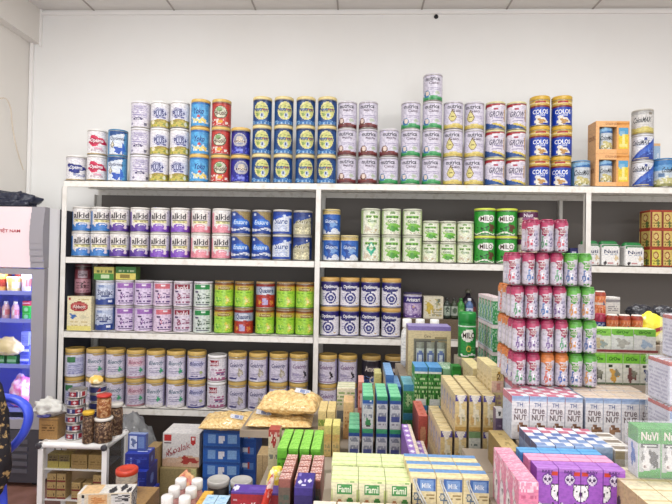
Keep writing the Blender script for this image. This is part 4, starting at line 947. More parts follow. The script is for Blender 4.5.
for j in range(3):
    tw = ("front", "middle", "back")[j]
    put('nut_milk_pack', nut_r if j == 0 else nut_r3, 0, 0, 1.4+j*.0875, .965, f'nut milk pack with red and white tops under the bottle pile, {tw} row', group='nut milk packs', x=xl+(0 if j == 0 else .0239+.006))
    put('nut_milk_pack', nut_b, 0, 0, 1.4+j*.0875, .965, f'nut milk pack with tan tops under the green milk cartons, {tw} row', group='nut milk packs', x=xr+(0 if j == 0 else .0065))
nl = {'F': ['#8fa8cc', ('over', .88, 0, '#a9bcd8'), ('band', .0, .6, '#dcd8dc')], 'L': ['#7c8cb0', ('band', .85, 1, '#4c5078')]}
for j, (c, cn_) in enumerate((('#7f98c4', 'pale blue'), ('#5f78b0', 'mid blue'), ('#c06a80', 'rose red'))):
    nn = pack('nl'+str(j), 4, 1, .0445, .043, .124, {**nl, 'T': ['#dfdfe6', ('rect', -1, .2, .0, .45, c), ('rect', -.1, 1, .5, .95, c), ('ell', .55, .22, .32, .14, '#f6f6f8')]}, '#d2d6e0', nt)
    put('nut_milk_pack', nn, 0, 0, 1.242+j*.0445, .884, f'nut milk pack with white and {cn_} tops behind the polar bear cartons', group='low nut milk packs', x=.53)
ww = pack('ww', 1, 3, .05, .043, .115, {'F': ['#d9d4cc', ('band', .8, 1, '#b9a98c')], 'T': ['#e6e2da', ('rect', -.8, .8, .3, .7, '#8f8272')]}, '#dcd6cc')
put('milk_carton_pack', ww, 0, 0, 1.245, .884, 'white topped pack between nut milk and green cow cartons', x=.652)
# ---- polar bear cartons
def bear_layers(base, side, red=True):
    L = [base, ('over', .95, 0, '#b478cc'), ('ell', 0, .8, .5, .115, '#6a3a8c'), ('ell', 0, .79, .42, .09, '#ded2e4'), ('ell', -.2, .8, .13, .03, '#4a2c5c'), ('ell', .2, .8, .13, .03, '#4a2c5c'), ('ell', 0, .755, .09, .016, '#4a2c5c')]
    if red: L += [('rect', .35 if side > 0 else -.95, .95 if side > 0 else -.35, .86, .93, '#c8402c')]
    sx_ = side
    L += [('ell', -.15*sx_, .30, .85, .12, '#2e2038'), ('ell', -.15*sx_, .285, .79, .115, '#eeeaec'), ('ell', -.1*sx_, .40, .6, .075, base)]
    L += [('ell', .5*sx_, 0.67, .2, 0.05, '#2e2038'), ('ell', .5*sx_, 0.667, .14, 0.036, '#eeeaec'), ('ell', 1.0*sx_, 0.554, .72, 0.165, '#2e2038'), ('ell', 1.0*sx_, 0.554, .65, 0.15, '#f4f2f2'), ('ell', .66*sx_, 0.581, .07, 0.015, '#1c1420'), ('ell', 1.0*sx_, 0.541, .16, 0.043, '#1c1420'), ('ell', 1.0*sx_, 0.488, .2, 0.017, '#c9bcc4'),
          ('rect', -.5, .5, .33, .35, '#8a7c94')]
    return L
bt_ = [('F', 'BABY', 0, .94, .024, .006, '#4a2468', .03)]
bear = pack('bear', 4, 1, .0466, .04, .1185, [{'F': bear_layers('#a25cc0', 1), 'T': ['#b87cd2', ('band', .46, .54, '#a060bc')], 'L': ['#8c48ac']}, {'F': bear_layers('#a25cc0', -1), 'T': ['#b87cd2', ('band', .46, .54, '#a060bc')], 'R': ['#8c48ac']}], '#a766c4', bt_, res=(26, 40), alt=[0, 0, 1, 1])
xbr = (ax(537.5, 470, 1.12)+ax(625, 470, 1.12))/2
put('milk_carton_pack', bear, 0, 0, 1.12, .884, 'purple carton pack with white polar bears', x=xbr)
put('milk_carton_pack', pack('bpk', 4, 1, .0466, .04, .1187, {'F': ['#e08cb4'], 'T': ['#eeaccc', ('band', .46, .54, '#dc94b8')], 'L': ['#d680a8']}, '#e49abf'), 0, 0, 1.163, .884, 'pink carton pack right behind the polar bear cartons', x=xbr-.003)
put('milk_carton_pack', pack('bbl', 4, 1, .0466, .034, .1189, {'F': ['#4a8ccc'], 'T': ['#6cb0e6', ('band', .46, .54, '#5096cc')], 'L': ['#4a8ac4']}, '#5a9ed8'), 0, 0, 1.206, .884, 'sky blue carton pack behind the pink cartons', x=xbr-.008)
pkf = {'F': ['#e086a4', ('over', .88, 0, '#e89cb6'), ('lines', -.8, .8, .5, .8, '#c86488', 4, 3), ('speck', -.9, .9, .85, 1, '#f4d2de', .4, 3)], 'L': ['#e08ca8', ('speck', -.9, .9, .75, 1, '#f2cad8', .3, 4), ('ell', .0, .3, .7, .3, '#b8a0a8'), ('ell', .0, .28, .62, .27, '#ece6e6'), ('ell', .2, .4, .16, .05, '#3c3038'), ('ell', -.5, .66, .28, .1, '#e6dede')], 'T': ['#ea9cb4', ('speck', -1, 1, 0, 1, '#f0b8ca', .3, 3), ('band', .1, .2, '#d8849e')]}
put('milk_carton_pack', pack('pkp', 1, 4, .04, .047, .118, pkf, '#e490ac'), 529, 477, 1.045, .884, 'pink end-on pack at the left end of the polar bear cartons')
put('milk_carton_pack', pack('pkl', 1, 2, .03, .04, .06, pkf, '#e490ac'), 0, 0, 1.0, .884, 'low pink pack at the stand front edge left of the tall one', x=.339)if False else None
ol = {'F': ['#a98f58', ('lines', -.7, .7, .2, .8, '#7c6636', 4, 3)], 'T': ['#c4ab70', ('lines', -.3, .3, .1, .9, '#96803f', 6, 3), ('band', 0, .05, '#7c6434')], 'L': ['#8c7444']}
put('milk_carton_pack', pack('ol', 1, 1, .045, .16, .083, ol, '#b89e62'), 0, 0, 1.305, .884, 'olive tan long pack behind the pink end-on pack', x=.405)
put1('narrow_box', carton('nbx', .022, .03, .132, {'F': ['#5c4a64', ('band', .8, 1, '#e4e2e0'), ('ell', 0, .9, .4, .05, '#4a4a4c'), ('lines', -.8, .8, .1, .7, '#8a7890', 6, 3)], 'T': ['#e2e0dc']}, '#6a5870'), 499.5, 420, 1.505, .884, 'narrow dark violet box with white top left of the nut milk')
# ---- green cow cartons on beige cartons
cow = ['#b9b8b6', ('over', .68, 0, '#3f9a3c'), ('rect', -.75, .75, .62, .68, '#2c2c2c'), ('rect', -.6, .6, .64, .66, '#d4d4d0'), ('blob', -.05, .36, .6, .2, '#dcdad8', 2), ('blob', .3, .42, .35, .14, '#4c4846', 1), ('blob', .55, .3, .22, .1, '#3a3735', 3), ('ell', -.4, .24, .2, .07, '#e6dcd8'), ('ell', -.4, .22, .12, .03, '#8a7470'), ('blob', -.6, .42, .14, .09, '#7c7a78', 2), ('under', .16, .05, '#3a9a34'), ('under', .06, .02, '#2f8a2c'), ('rect', .9, 1, 0, 1, '#58a84e'), ('rect', -1, -.92, 0, 1, '#58a84e')]
nu = pack('nuvi', 2, 1, .0475, .042, .1075, {'F': cow, 'T': ['#4aa648', ('band', .46, .54, '#3c903a')], 'L': ['#d9dce2', ('over', .7, 0, '#5aa858'), ('blob', 0, .4, .4, .2, '#4a7ab8', 2)]}, '#4fa54b', [('F', 'NuVi', 0, .84, .036, .018, '#e8dcd0', .06)], res=(22, 36))
film = MB(); film.box(-.052, .05, -.0022, .046, .0005, .110); nu_f = film.mesh('film', [M_FILM2])
put('milk_carton_pack', nu + [('shrink_wrap', nu_f)], 0, 0, 1.12, .884+.1035, 'green and grey cow picture pack in clear wrap', x=ax(638, 450, 1.12)+.0485)
bgp = {'F': ['#d8c49c', ('ell', -.2, .35, .45, .25, '#3a3638'), ('ell', -.2, .37, .3, .16, '#e2dad0'), ('band', .86, 1, '#e6d8b4')], 'T': ['#e8dcbc', ('band', .42, .58, '#cdb98c')], 'L': ['#c9b084', ('ell', 0, .4, .4, .25, '#4a4442')]}
put('milk_carton_pack', pack('bgp', 4, 4, .05, .046, .1025, bgp, '#dccaa4'), 0, 0, .995, .884, 'beige carton block under the green cow cartons', x=ax(633, 490, 1.05)+.105)
# ---- green milk cartons
gm_ = lambda c, s_: ['#dcdcd0', ('over', .66, 0, '#7cc83c'), ('over', .93, 0, '#a4dc6a'), ('blob', 0, .3, .5, .2, c, s_), ('blob', .3, .36, .3, .12, '#8a8a78', 3-s_), ('rect', -.7, -.2, .56, .63, '#33402c'), ('band', 0, .05, '#6a7a5c')]
gmf = [{'F': gm_('#5a564e', 2), 'T': ['#dfeec4'], 'L': ['#cfd8bc', ('over', .66, 0, '#6ab434')]}, {'F': gm_('#d0a04c', 1), 'T': ['#dfeec4']}, {'F': gm_('#7a4c48', 2), 'T': ['#dfeec4']}, {'F': gm_('#34406c', 1), 'T': ['#dfeec4']}]
gt_ = [('F', 'GrOw', 0, .82, .034, .012, '#285c1c', .03)]
gml = pack('gml', 4, 1, .0495, .04, .0945, gmf, '#d4dcc0', gt_, res=(16, 22))
xg = ax(589, 380, 1.56)+.1
put('milk_carton_pack', gml, 0, 0, 1.56, NUTZ-G, 'lime topped milk carton pack standing on tan topped nut milk', x=xg)
tr = MB(); tr.box(-.1, .1, 0, .1, 0, .003, cc('#c9b8a0')); tr.box(-.1, .1, 0, .002, .003, .010, cc('#8a3a3c')); tr.box(-.1, .1, .098, .1, .003, .010, cc('#8a3a3c'))
single('carton_tray', tr.mesh('tray', MATS_T), (xg, 1.555, NUTZ+.0945+.0008), 0, 'thin red edged tray between the two lime milk carton layers', 'tray')
gmu = pack('gmu', 3, 1, .0655, .05, .067, [{'F': ['#dce0d0', ('over', .7, -.05, '#8ccc52'), ('blob', 0, .34, .5, .2, '#c9b88a', 2), ('blob', .3, .3, .3, .15, '#9aa8a0', 1), ('band', 0, .05, '#c9ccc0')], 'T': ['#d4eab4']}, {'F': ['#dce0d8', ('over', .7, -.05, '#7cc44a'), ('blob', 0, .36, .5, .2, '#b4b4a8', 1)], 'T': ['#d4eab4']}, {'F': ['#dfe2dc', ('over', .7, -.05, '#7cc44a'), ('blob', .1, .32, .5, .16, '#a8bcd0', 2)], 'T': ['#d4eab4']}], '#dce4d0', [('F', 'GrOw', 0, .86, .036, .009, '#2f6a22', .03)], res=(16, 22))
put('milk_carton_pack', gmu, 0, 0, 1.565, NUTZ+.0945+.005, 'lime topped milk carton pack on the red edged tray', x=xg)
# ---- orange bottles, blue bottle, yellow bag, dark bags at the back of the stand
ob_ = susu('#d9622c', '#b4441f', '#e88a4a', 'obt')
oprof = bottle_mesh(sp_, ['#dd7c48', ('over', .85, 0, '#a8402a'), ('band', .5, .62, '#e8d8cc'), ('blob', 0, .3, .5, .16, '#c8502a', 2), ('blob', .4, .55, .2, .08, '#4a4a7c', 1), ('speck', -1.2, 1.2, .1, .8, '#f0b08a', .25, 3)], cap=('#e6dcd4', .0165, .0962*SZ, .100*SZ), name='orb', rows=20, step=10)
bprof = bottle_mesh(sp_, ['#4a5a94', ('over', .75, 0, '#a82c4c'), ('blob', 0, .4, .5, .2, '#8ab0d8', 2), ('speck', -1.2, 1.2, .1, .7, '#c9d6ea', .3, 3)], cap=('#a82c4c', .0165, .0962*SZ, .100*SZ), name='blb', rows=20, step=10)
for i, px in enumerate((612, 624, 636.5)):
    put('yogurt_bottle', oprof, px, 330, 1.76, 1.178, f'orange yogurt bottle behind the lime milk cartons, {("left", "middle", "right")[i]} of three', 'bottle', 'orange bottles at the stand back')
put('yogurt_bottle', bprof, 600, 320, 1.78, 1.178, 'blue yogurt bottle with red top behind the bottle pile', 'bottle')
put('yogurt_bottle', oprof, 600, 298, 1.88, 1.25, 'orange yogurt bottle raised above the blue bottle beside the pile', 'bottle')
put1('snack_box', carton('wsb', .052, .05, .074, {'F': ['#d9d6d2', ('band', .75, .9, '#8a8688'), ('lines', -.7, .7, .3, .6, '#8c8890', 3, 2), ('rect', .5, .75, .06, .16, '#2c2830')], 'T': ['#e6e4e0']}, '#d2cfca'), 613, 303, 1.9, 1.25, 'small white box behind the orange bottles')
mbag = pillow('ybag', .085, .06, .1, mat('yellow_film', '#e0d44a', rough=.3, noisecol=('#e6e2c0', 14, .45, .6), bump=(40, .5, .01)), 3)
mbag.transform(Matrix.Rotation(PI/2, 4, 'X') @ Matrix.Rotation(.0, 4, 'Z'))
mz = min(v.co.z for v in mbag.vertices)
mbag2 = lump('ybagl', .045, .035, .07, 4.2, mat('yellow_film2', '#e2d83e', rough=.28, noisecol=('#e9e6cf', 16, .48, .56), bump=(50, .5, .01)), amp=.15)
lb = MB(); lb.box(-.018, .018, -.001, .001, -.006, .006, cc('#a8322c')); lbm = lb.mesh('lbl', MATS_T); lbm.transform(Matrix.Rotation(-.35, 4, 'Y'))
put('snack_bag', [('bag_body', mbag2), ('label_strip', lbm, (.0, -.037, .05))], 651, 330, 1.775, 1.178, 'yellow snack bag with red strip behind the lime milk cartons', 'bag')
for i, (px, Y) in enumerate(((640, 1.93), (662, 1.94))):
    put1('black_bag', lump('dkb', .05, .04, .03, 9+i, M_BLACKBAG, amp=.2), px, 308, Y, 1.25, f'black plastic bag at the stand back, {("behind the orange bottles", "behind the yellow bag")[i]}', 'bag', 'black bags at the stand back')
# ---- white milk pouches in stacked packs at the right edge
pf = {'F': ['#d6d6e0', ('lines', -.9, .9, .1, .7, '#a8a8bc', 8, 3), ('ell', -.3, .45, .2, .3, '#e9e9f2'), ('ell', .4, .4, .2, .3, '#eaeaf2'), ('band', .88, 1, '#b84a3c'), ('dia', -.8, .88, .16, .14, '#c04a38'), ('dia', -.4, .88, .16, .14, '#c04a38'), ('dia', 0, .88, .16, .14, '#d8664c'), ('dia', .4, .88, .16, .14, '#c04a38'), ('dia', .8, .88, .16, .14, '#c04a38')], 'T': ['#dcdce4', ('speck', -1, 1, 0, 1, '#c06a5c', .25, 3)], 'L': ['#d2d2de', ('band', .88, 1, '#b84a3c'), ('lines', -.8, .8, .1, .8, '#acacc0', 8, 4)]}
pf2 = {**pf, 'F': ['#b4c4dc', ('over', .7, 0, '#8aa0c4'), ('lines', -.9, .9, .1, .6, '#dfe6f0', 5, 3), ('band', .9, 1, '#b84a3c')]}
pf3 = {**pf, 'F': ['#dcd8de', ('band', .72, .86, '#b03440'), ('lines', -.8, .8, .1, .6, '#b4b0c0', 6, 3), ('band', .9, 1, '#c9c4cc')]}
xm = ax(664, 380, 1.27) + .1
pfilm = MB(); pfilm.box(-.102, .102, -.0015, .1, .0005, .1085); pfm = pfilm.mesh('pfilm', [M_FILM2])
for k, f_ in enumerate((pf2, pf2, pf, pf3)):
    pm = carton(f'pm{k}', .2, .097, .107, f_, '#d4d4de', res=(30, 20), rnd=.006)
    put('milk_pouch_pack', [('pouch_block', pm), ('shrink_wrap', pfm)], 0, 0, 1.27, .884+k*.1095, f'white film wrapped milk pouch pack with red pennants, {("bottom", "second", "third", "top")[k]} of its pile', 'pouch pack', 'milk pouch packs at the stand end', x=xm + (.05 if k == 3 else .014))
# ---- soya milk packs with green lettering panel
ff = ['#ece6c0', ('over', .95, 0, '#e2eab0'), ('rect', -.55, .55, .66, .92, '#3f8a4a'), ('rect', -.5, .5, .68, .9, '#4d9a55'), ('ell', .4, .4, .3, .2, '#4c8a44'), ('ell', -.35, .4, .25, .14, '#b07a52'), ('rect', .4, .75, .94, .98, '#8fae6a'), ('rect', .86, 1, 0, .8, '#b4c07c'), ('rect', -1, -.9, 0, .8, '#c9cf94')]
ftop = ['#e6efb8', ('band', .0, .08, '#cddc94'), ('band', .28, .36, '#cddf98'), ('band', .62, .7, '#d4e2a0')]
fam = pack('fam', 3, 1, .0648, .083, .0985, {'F': ff, 'T': ftop, 'R': ['#b8c882', ('band', .5, .7, '#6a9a54')], 'L': ['#dfe2b0']}, '#e2e6b4', [('F', 'Fami', 0, .79, .031, .0165, '#eef4d8', .05)], res=(24, 24))
xf = (ax(334, 479, 1.22)+ax(410.5, 480, 1.22))/2
put('soy_milk_pack', fam, 0, 0, 1.22, .818, 'pale lime soya milk pack with green name panels, front row', group='soya milk packs', x=xf)
put('soy_milk_pack', fam, 0, 0, 1.311, .818, 'pale lime soya milk pack, row behind the front soya pack', group='soya milk packs', x=xf-.004)
# ---- blue and cream cartons with straws
sf = ['#e6d6a8', ('rect', -.45, .92, .68, .94, '#3f68a8'), ('rect', -.2, .8, .71, .91, '#7a9ccc'), ('ell', -.55, .58, .22, .08, '#6a7a86'), ('ell', -.55, .58, .13, .045, '#dcd2b4'), ('ell', -.3, .46, .2, .08, '#5a6c84'), ('ell', -.3, .46, .12, .045, '#d2c8a8'), ('lines', .1, .85, .54, .64, '#a08a5a', 2, 3), ('wave', .34, .08, 2.2, 2.6, '#2f5290'), ('rect', -1, -.92, 0, 1, '#d8c48c')]
stp = ['#ecdcae', ('band', .55, 1, '#6f9acc'), ('band', .35, .42, '#d8c48c')]
def straw_parts():
    st = MB()
    st.tube([(-.02, -.0022, .109), (-.012, -.0024, .088), (.022, -.0024, .022)], .0016, 8, cc('#eef0ee'))
    st.tube([(-.02, -.0022, .109), (-.0235, -.0022, .107), (-.014, -.0024, .08), (.012, -.0024, .03)], .0016, 8, cc('#e2e4e0'))
    return st.mesh('straw', MATS_T)
stm = straw_parts()
cs = pack('straw', 3, 1, .0618, .045, .1145, {'F': sf, 'T': stp, 'R': ['#d6c494', ('band', 0, .3, '#3a5e9a')]}, '#e2d2a2', [('F', 'Milk', .25, .81, .022, .012, '#e9f0f8', .03)], res=(24, 30))
xs_ = ax(450, 467, 1.22)
put('straw_milk_pack', cs + [('straw', stm, (p_[2][0], 0, 0)) for p_ in cs], 0, 0, 1.22, .818, 'blue and cream milk pack with straws on its front', group='cream straw packs', x=xs_)
for j in (1, 2):
    put('straw_milk_pack', cs, 0, 0, 1.22+j*.0475, .818, f'blue and cream milk pack, {("", "second", "third")[j]} row behind the straws', group='cream straw packs', x=xs_-.002*j)
# ---- pale boxes at the very front
pl = {'T': ['#f0e2d0', ('band', .46, .54, '#e0ccb8'), ('band', 0, .06, '#d8b8a0')], 'F': ['#ecd4c0']}
for i in range(5):
    put1('milk_box', carton('plb', .0525, .085, .1195, pl, '#ecd9c6') if i == 0 else bpy.data.meshes['plb'], 0, 0, 1.095, .765, f'pale pink topped box at the front edge, {("leftmost", "second", "third", "fourth", "fifth")[i]} in its row', 'box', 'pale boxes along the front edge', x=ax(325, 500, 1.18) + i*.0555)
# ---- lime, dotted and violet packs left of the soya milk
lm = pack('lime', 1, 4, .0315, .045, .142, {'F': ['#6ab838', ('over', .93, 0, '#7ccc48'), ('lines', -.7, .7, .3, .8, '#3f7c24', 5, 3), ('band', 0, .5, '#9a7c74')], 'T': ['#9cdc62', ('speck', -1, 1, 0, 1, '#86cc4e', .35, 3)], 'R': ['#68b03c'], 'L': ['#86c050']}, '#86cc50')
for i, px in enumerate((285, 296.5, 307.5, 317.5)):
    put('milk_carton_pack', lm, px, 450, 1.635, TZ, 'bright lime topped end-on pack, ' + ('leftmost of four', 'second of four', 'third of four', 'rightmost of four')[i], group='lime topped packs', x=-.232+i*.0362)
dt = {'T': ['#c08478', ('speck', -1, 1, 0, 1, '#ecd2ca', .35, 3), ('band', 0, .08, '#8a4c44')], 'F': ['#7c6a5c', ('band', .8, 1, '#a8685c'), ('lines', -.7, .7, .1, .7, '#5a6a5c', 5, 3)], 'R': ['#a87064'], 'L': ['#8a8a78', ('band', .86, 1, '#b47a6e')]}
dp = pack('dot', 1, 4, .034, .046, .128, dt, '#b07a6c')
for i, px in enumerate((284.5, 300.5, 314.5)):
    put('milk_carton_pack', dp, px, 478, 1.435, TZ, 'dotted rose brown end-on pack before the lime ones, ' + ('left', 'middle', 'right')[i], group='dotted rose packs')
vi = {'T': ['#44348c', ('dia', -.5, .35, .3, .14, '#e4e0f0'), ('dia', .5, .45, .3, .16, '#e4e0f0'), ('ell', 0, .45, .14, .08, '#c9b8e8'), ('rect', -.3, .2, .1, .22, '#d8d4ea'), ('rect', -.8, -.6, .75, .95, '#8a7cc8')], 'F': ['#35286e', ('band', .88, 1, '#44348c'), ('band', .6, .7, '#5a4a9c'), ('lines', -.7, .7, .1, .5, '#9a8cc8', 4, 3)], 'R': ['#2e2260']}
put1('milk_box', carton('vi', .049, .095, .155, vi, '#3a2c7a', res=(20, 24)), 303.5, 488, 1.33, TZ, 'deep violet box with white patches at the stand front')
tb = {'F': ['#cdbfa0', ('over', .84, 0, '#a83c34'), ('dia', .0, .74, .55, .16, '#a02c2c'), ('lines', -.8, .8, .35, .55, '#7a7c74', 3, 3), ('speck', -.9, .9, .6, .95, '#e2d0c0', .2, 3)], 'T': ['#b8584a'], 'L': ['#b8a888']}
put1('milk_box', carton('tb', .04, .05, .157, tb, '#c4b494'), 274, 440, 1.76, TZ, 'tan box with red triangle at the left end of the lime packs')
yp = lump('ypop', .032, .02, .075, 5.5, mat('yellow_print', '#e6c840', rough=.3, noisecol=('#f0e6b8', 60, .5, .6)), amp=.2)
put1('snack_packet', yp, 276, 480, 1.56, TZ, 'small yellow snack packet before the tan box', 'packet')
# chocolate wafer box and red packet at the left front of the stand
kk = MB(); print_box(kk, .14, .05, .082, {'F': ['#9c2430', ('over', .92, 0, '#54348c'), ('rect', -.7, .1, .15, .75, '#a82634'), ('speck', -.9, -.7, .1, .9, '#c8a0a8', .3, 2)], 'T': ['#5a3c9c', ('ell', -.85, .5, .1, .35, '#e6e2f0'), ('rect', -.3, .4, .3, .7, '#6c50ac')], 'R': ['#4a2c84']}, '#8c2030', res=(24, 16), texts=[('F', 'Kit Kat', -.15, .45, .06, .03, '#f2eaea', .05, .1, .12)])
put1('wafer_box', kk.mesh('kk', MATS_T), 255, 490, 1.45, TZ, 'red wafer box with purple top at the left front of the stand')
rp = pillow('rp', .15, .06, .024, mat('red_film', '#c23a2c', rough=.25, noisecol=('#ead2cc', 16, .5, .54), bump=(50, .5, .008)), 8)
rp.transform(Matrix.Rotation(.25, 4, 'Y') @ Matrix.Rotation(PI/2, 4, 'Y'))
mz = min(v.co.z for v in rp.vertices); rp.transform(Matrix.Translation((0, 0, -mz)))
put1('snack_packet', rp, 262, 490, 1.41, TZ, 'red and white snack packet standing before the wafer box', 'packet', x=ax(262, 490, 1.41))

# ================================================================== DRINKS FRIDGE
FX0, FX1, FY0, FY1, FH = XL+.012, -1.932, 3.05, 3.63, 1.735
fr = empty('drinks_fridge', (0, 0, 0), 0, 'upright glass fronted drinks fridge with pink header beside the rack', 'fridge')
def fpart(name, m, *b, parent=fr):
    return link(name, plain(name, m, *b), parent)
fpart('cabinet_body', M_FRWHITE, (FX1-.03, FX1, FY0+.04, FY0+.15, .03, FH), (FX0, FX0+.03, FY0+.04, FY1, .03, FH), (FX0+.03, FX1-.03, FY1-.03, FY1, .03, FH), (FX0+.03, FX1-.03, FY0+.04, FY1-.03, FH-.03, FH), (FX0+.03, FX1-.03, FY0+.04, FY1-.03, .03, .36))
fpart('shaded_rear_housing', mat('housing_shade_grey', '#4c4e5a', rough=.5), (FX1-.03, FX1, FY0+.1505, FY1, .03, FH))  # rear fridge side past the seam, shade put into its dark grey
fpart('liner', M_FRIN, (FX1-.036, FX1-.0305, FY0+.05, FY1-.036, .362, 1.36), (FX0+.0305, FX0+.036, FY0+.05, FY1-.036, .362, 1.36), (FX0+.037, FX1-.037, FY1-.036, FY1-.0305, .362, 1.36))
dr = fpart('door', M_FRGREY, (FX1-.078, FX1, FY0, FY0+.038, .36, 1.352), (FX0, FX0+.05, FY0, FY0+.038, .36, 1.352), (FX0+.05, FX1-.078, FY0, FY0+.038, .36, .42), (FX0+.05, FX1-.078, FY0, FY0+.038, 1.315, 1.352))
link('door_glass', plain('door_glass', M_GLASS, (FX0+.05, FX1-.078, FY0+.014, FY0+.02, .42, 1.315)), dr)
hd = MB(); hd.box(FX0, FX1-.085, FY0-.004, FY0+.039, 1.358, FH, cc('#f6e2e6'), 2); hdm = hd.mesh('header', MATS_T)
h_ = link('header_sign', hdm, fr)
tx = MB(); pv, pf = text_xy('NAT, VIỆT NAM', .22, .03, .04)
hx = ax(4, 212, FY0)
tx.add([(hx+px, FY0-.0055, 1.585+py) for px, py in pv], pf, cc('#b82c3e'), 2)
link('sign_lettering', tx.mesh('lettering', MATS_T), h_)
ec = MB()
for i in range(10):
    a0, a1 = i/10, (i+1)/10
    bx = lambda t: .022*math.sin(PI*t)
    z0_, z1_ = 1.358+(FH-1.358)*a0, 1.358+(FH-1.358)*a1
    ec.box(FX1-.084, FX1+.001, FY0-.006-bx((a0+a1)/2), FY0+.039, z0_, z1_)
link('header_end_cap', ec.mesh('end_cap', [M_FRGREY]), fr)
gr = [(FX0, FX1, FY0+.004, FY0+.039, .03, .355)]
fpart('base_grille', M_DARK, *gr)
lv = [(FX0+.06, FX1-.08, FY0-.002, FY0+.0035, .09+.045*i, .115+.045*i) for i in range(5)]
fpart('louvres', mat('louvre_grey', '#514f57', rough=.5), *lv)
fpart('feet', M_BLACK, (FX0+.03, FX0+.08, FY0+.05, FY0+.1, 0, .0295), (FX1-.08, FX1-.03, FY0+.05, FY0+.1, 0, .0295), (FX0+.03, FX0+.08, FY1-.1, FY1-.05, 0, .0295), (FX1-.08, FX1-.03, FY1-.1, FY1-.05, 0, .0295))
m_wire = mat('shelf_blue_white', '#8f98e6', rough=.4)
FS = (.46, .735, 1.02, 1.195)
for z in FS:
    fpart('fridge_shelf', m_wire, (FX0+.038, FX1-.038, FY0+.055, FY1-.04, z-.012, z), (FX0+.038, FX1-.038, FY0+.05, FY0+.0545, z-.012, z+.014))
m_led = mat('fridge_tube', '#ffffff', emit=('#b9c2ff', 6.0))
fpart('light_tube', m_led, (FX1-.05, FX1-.037, FY0+.046, FY0+.049, .45, 1.3))
l = area('fridge_lamp', ((FX0+FX1)/2, FY0+.06, 1.33), (0, 0, 0), .4, .03, 3.2, (.72, .76, 1)); l.rotation_euler = (rad(25), 0, 0)
l = area('fridge_lamp', (FX1-.06, FY0+.06, .9), (0, rad(90), rad(-20)), .8, .03, 4.0, (.5, .53, 1))
cup = lambda nm, c, c2, r, h: bottle_mesh([(r*.85, 0), (r, h*.9), (r*1.04, h)], [c, ('band', .3, .7, c2), ('ell', 0, .5, .5, .2, c)], name=nm, rows=10, step=20, cap=(c2, r*1.04, h+.0004, h+.004))
fb = [(.002, 0), (.021, .002), (.023, .01), (.023, .075), (.016, .095), (.011, .1)]
pinkb = bottle_mesh(fb, ['#f0c4cc', ('band', .3, .7, '#e88a94'), ('ell', 0, .5, .5, .15, '#ffffff')], cap=('#f4f0f2', .0125, .1005, .118), rows=12, step=20, name='fpb')
def fput(parts, px, z, Y, lab, cat, name='drink_bottle'):
    put(name, parts, px, 330, Y, z, lab, cat, 'goods in the drinks fridge')
yo = FY0+.09
for i, px in enumerate((-4, 5.5, 15)):
    fput(pinkb, px, 1.02, yo, f'pink and white bottle on the second fridge shelf from above, {("left", "middle", "right")[i]}', 'bottle')
gpk = [('carton', carton('fg', .05, .05, .045, {'F': ['#2fae3c', ('ell', 0, .5, .6, .3, '#9ae09a'), ('band', .85, 1, '#5ad05c')]}, '#2aa838'))]
for k in range(2): fput(gpk, 25.5, 1.02+k*.0456, yo, f'bright green yogurt block, {("lower", "upper")[k]} one right of the pink fridge bottles', 'yogurt pack', 'yogurt_pack')
fput([('carton', carton('frd', .05, .05, .03, {'F': ['#c83a4a', ('band', .4, .7, '#e8b8c0')]}, '#b83040'))], 25.5, 1.02+.0912, yo, 'red block on top of the green yogurt blocks', 'yogurt pack', 'yogurt_pack')
for i, (px, c, c2, r, h, lb) in enumerate(((0, '#d8a04c', '#a83c2c', .036, .095, 'amber and red tub'), (13, '#ead27a', '#f2ecd0', .042, .075, 'yellow tub with cream lid'), (25.5, '#c9c2d8', '#b06a5a', .03, .1, 'lilac and brown cup'))):
    fput(cup('fc%d' % i, c, c2, r, h*1.25), px, 1.195, yo+.02, f'{lb} on the top fridge shelf', 'tub', 'yogurt_tub')
fput(cup('fc5', '#c04a34', '#d87a4c', .04, .15), 4, 1.195, yo+.13, 'red tub at the back of the top fridge shelf', 'tub', 'yogurt_tub')
fput(cup('fc6', '#b84434', '#8a2c2c', .04, .15), 20, 1.195, yo+.13, 'dark red tub at the back of the top fridge shelf', 'tub', 'yogurt_tub')
bpk = [('carton', carton('fbp', .058, .05, .06, {'F': ['#5a68c8', ('band', .4, .65, '#d4daf4'), ('lines', -.8, .8, .1, .35, '#2c3c9c', 2, 2)]}, '#5562c4'))]
gpk2 = [('carton', carton('fg2', .06, .05, .055, {'F': ['#4aa04c', ('band', .3, .6, '#a8d8a0')]}, '#449a48'))]
for k in range(2): fput(bpk, 25, .735+k*.0606, yo, f'blue and white pack on the third fridge shelf, {("lower", "upper")[k]} one at right', 'yogurt pack', 'yogurt_pack')
for i, px in enumerate((0, 12)): fput(gpk2, px, .735, yo, f'green pack on the third fridge shelf, {("left", "right")[i]} one', 'yogurt pack', 'yogurt_pack')
lbk = [('carton', carton('flb', .05, .05, .09, {'F': ['#8c98e0', ('lines', -.8, .8, .2, .8, '#5a66c0', 5, 2)]}, '#8a96e0'))]
for i, px in enumerate((2, 13.5, 25)): fput(lbk, px, .735+(.1222 if i == 2 else .0562), yo+.07 if i < 2 else yo, f'pale blue pack high on the third fridge shelf, {("left", "middle", "right")[i]}', 'yogurt pack', 'yogurt_pack') if i == 2 else fput(lbk, px, .735, yo+.13, f'pale blue pack at the back of the third fridge shelf, {("left", "middle")[i]}', 'yogurt pack', 'yogurt_pack')
ybg = lump('fyb', .095, .034, .075, 2.2, mat('cream_film', '#ecd9a0', rough=.3), amp=.2)
put1('cheese_bag', ybg, 8, 345, yo, .735+.056, 'cream yellow packet lying on the green packs in the fridge', 'packet')
cby = mat('pink_cellophane', '#f07ab8', rough=.2, noisecol=('#f6e2f4', 22, .42, .6), bump=(40, .6, .01))
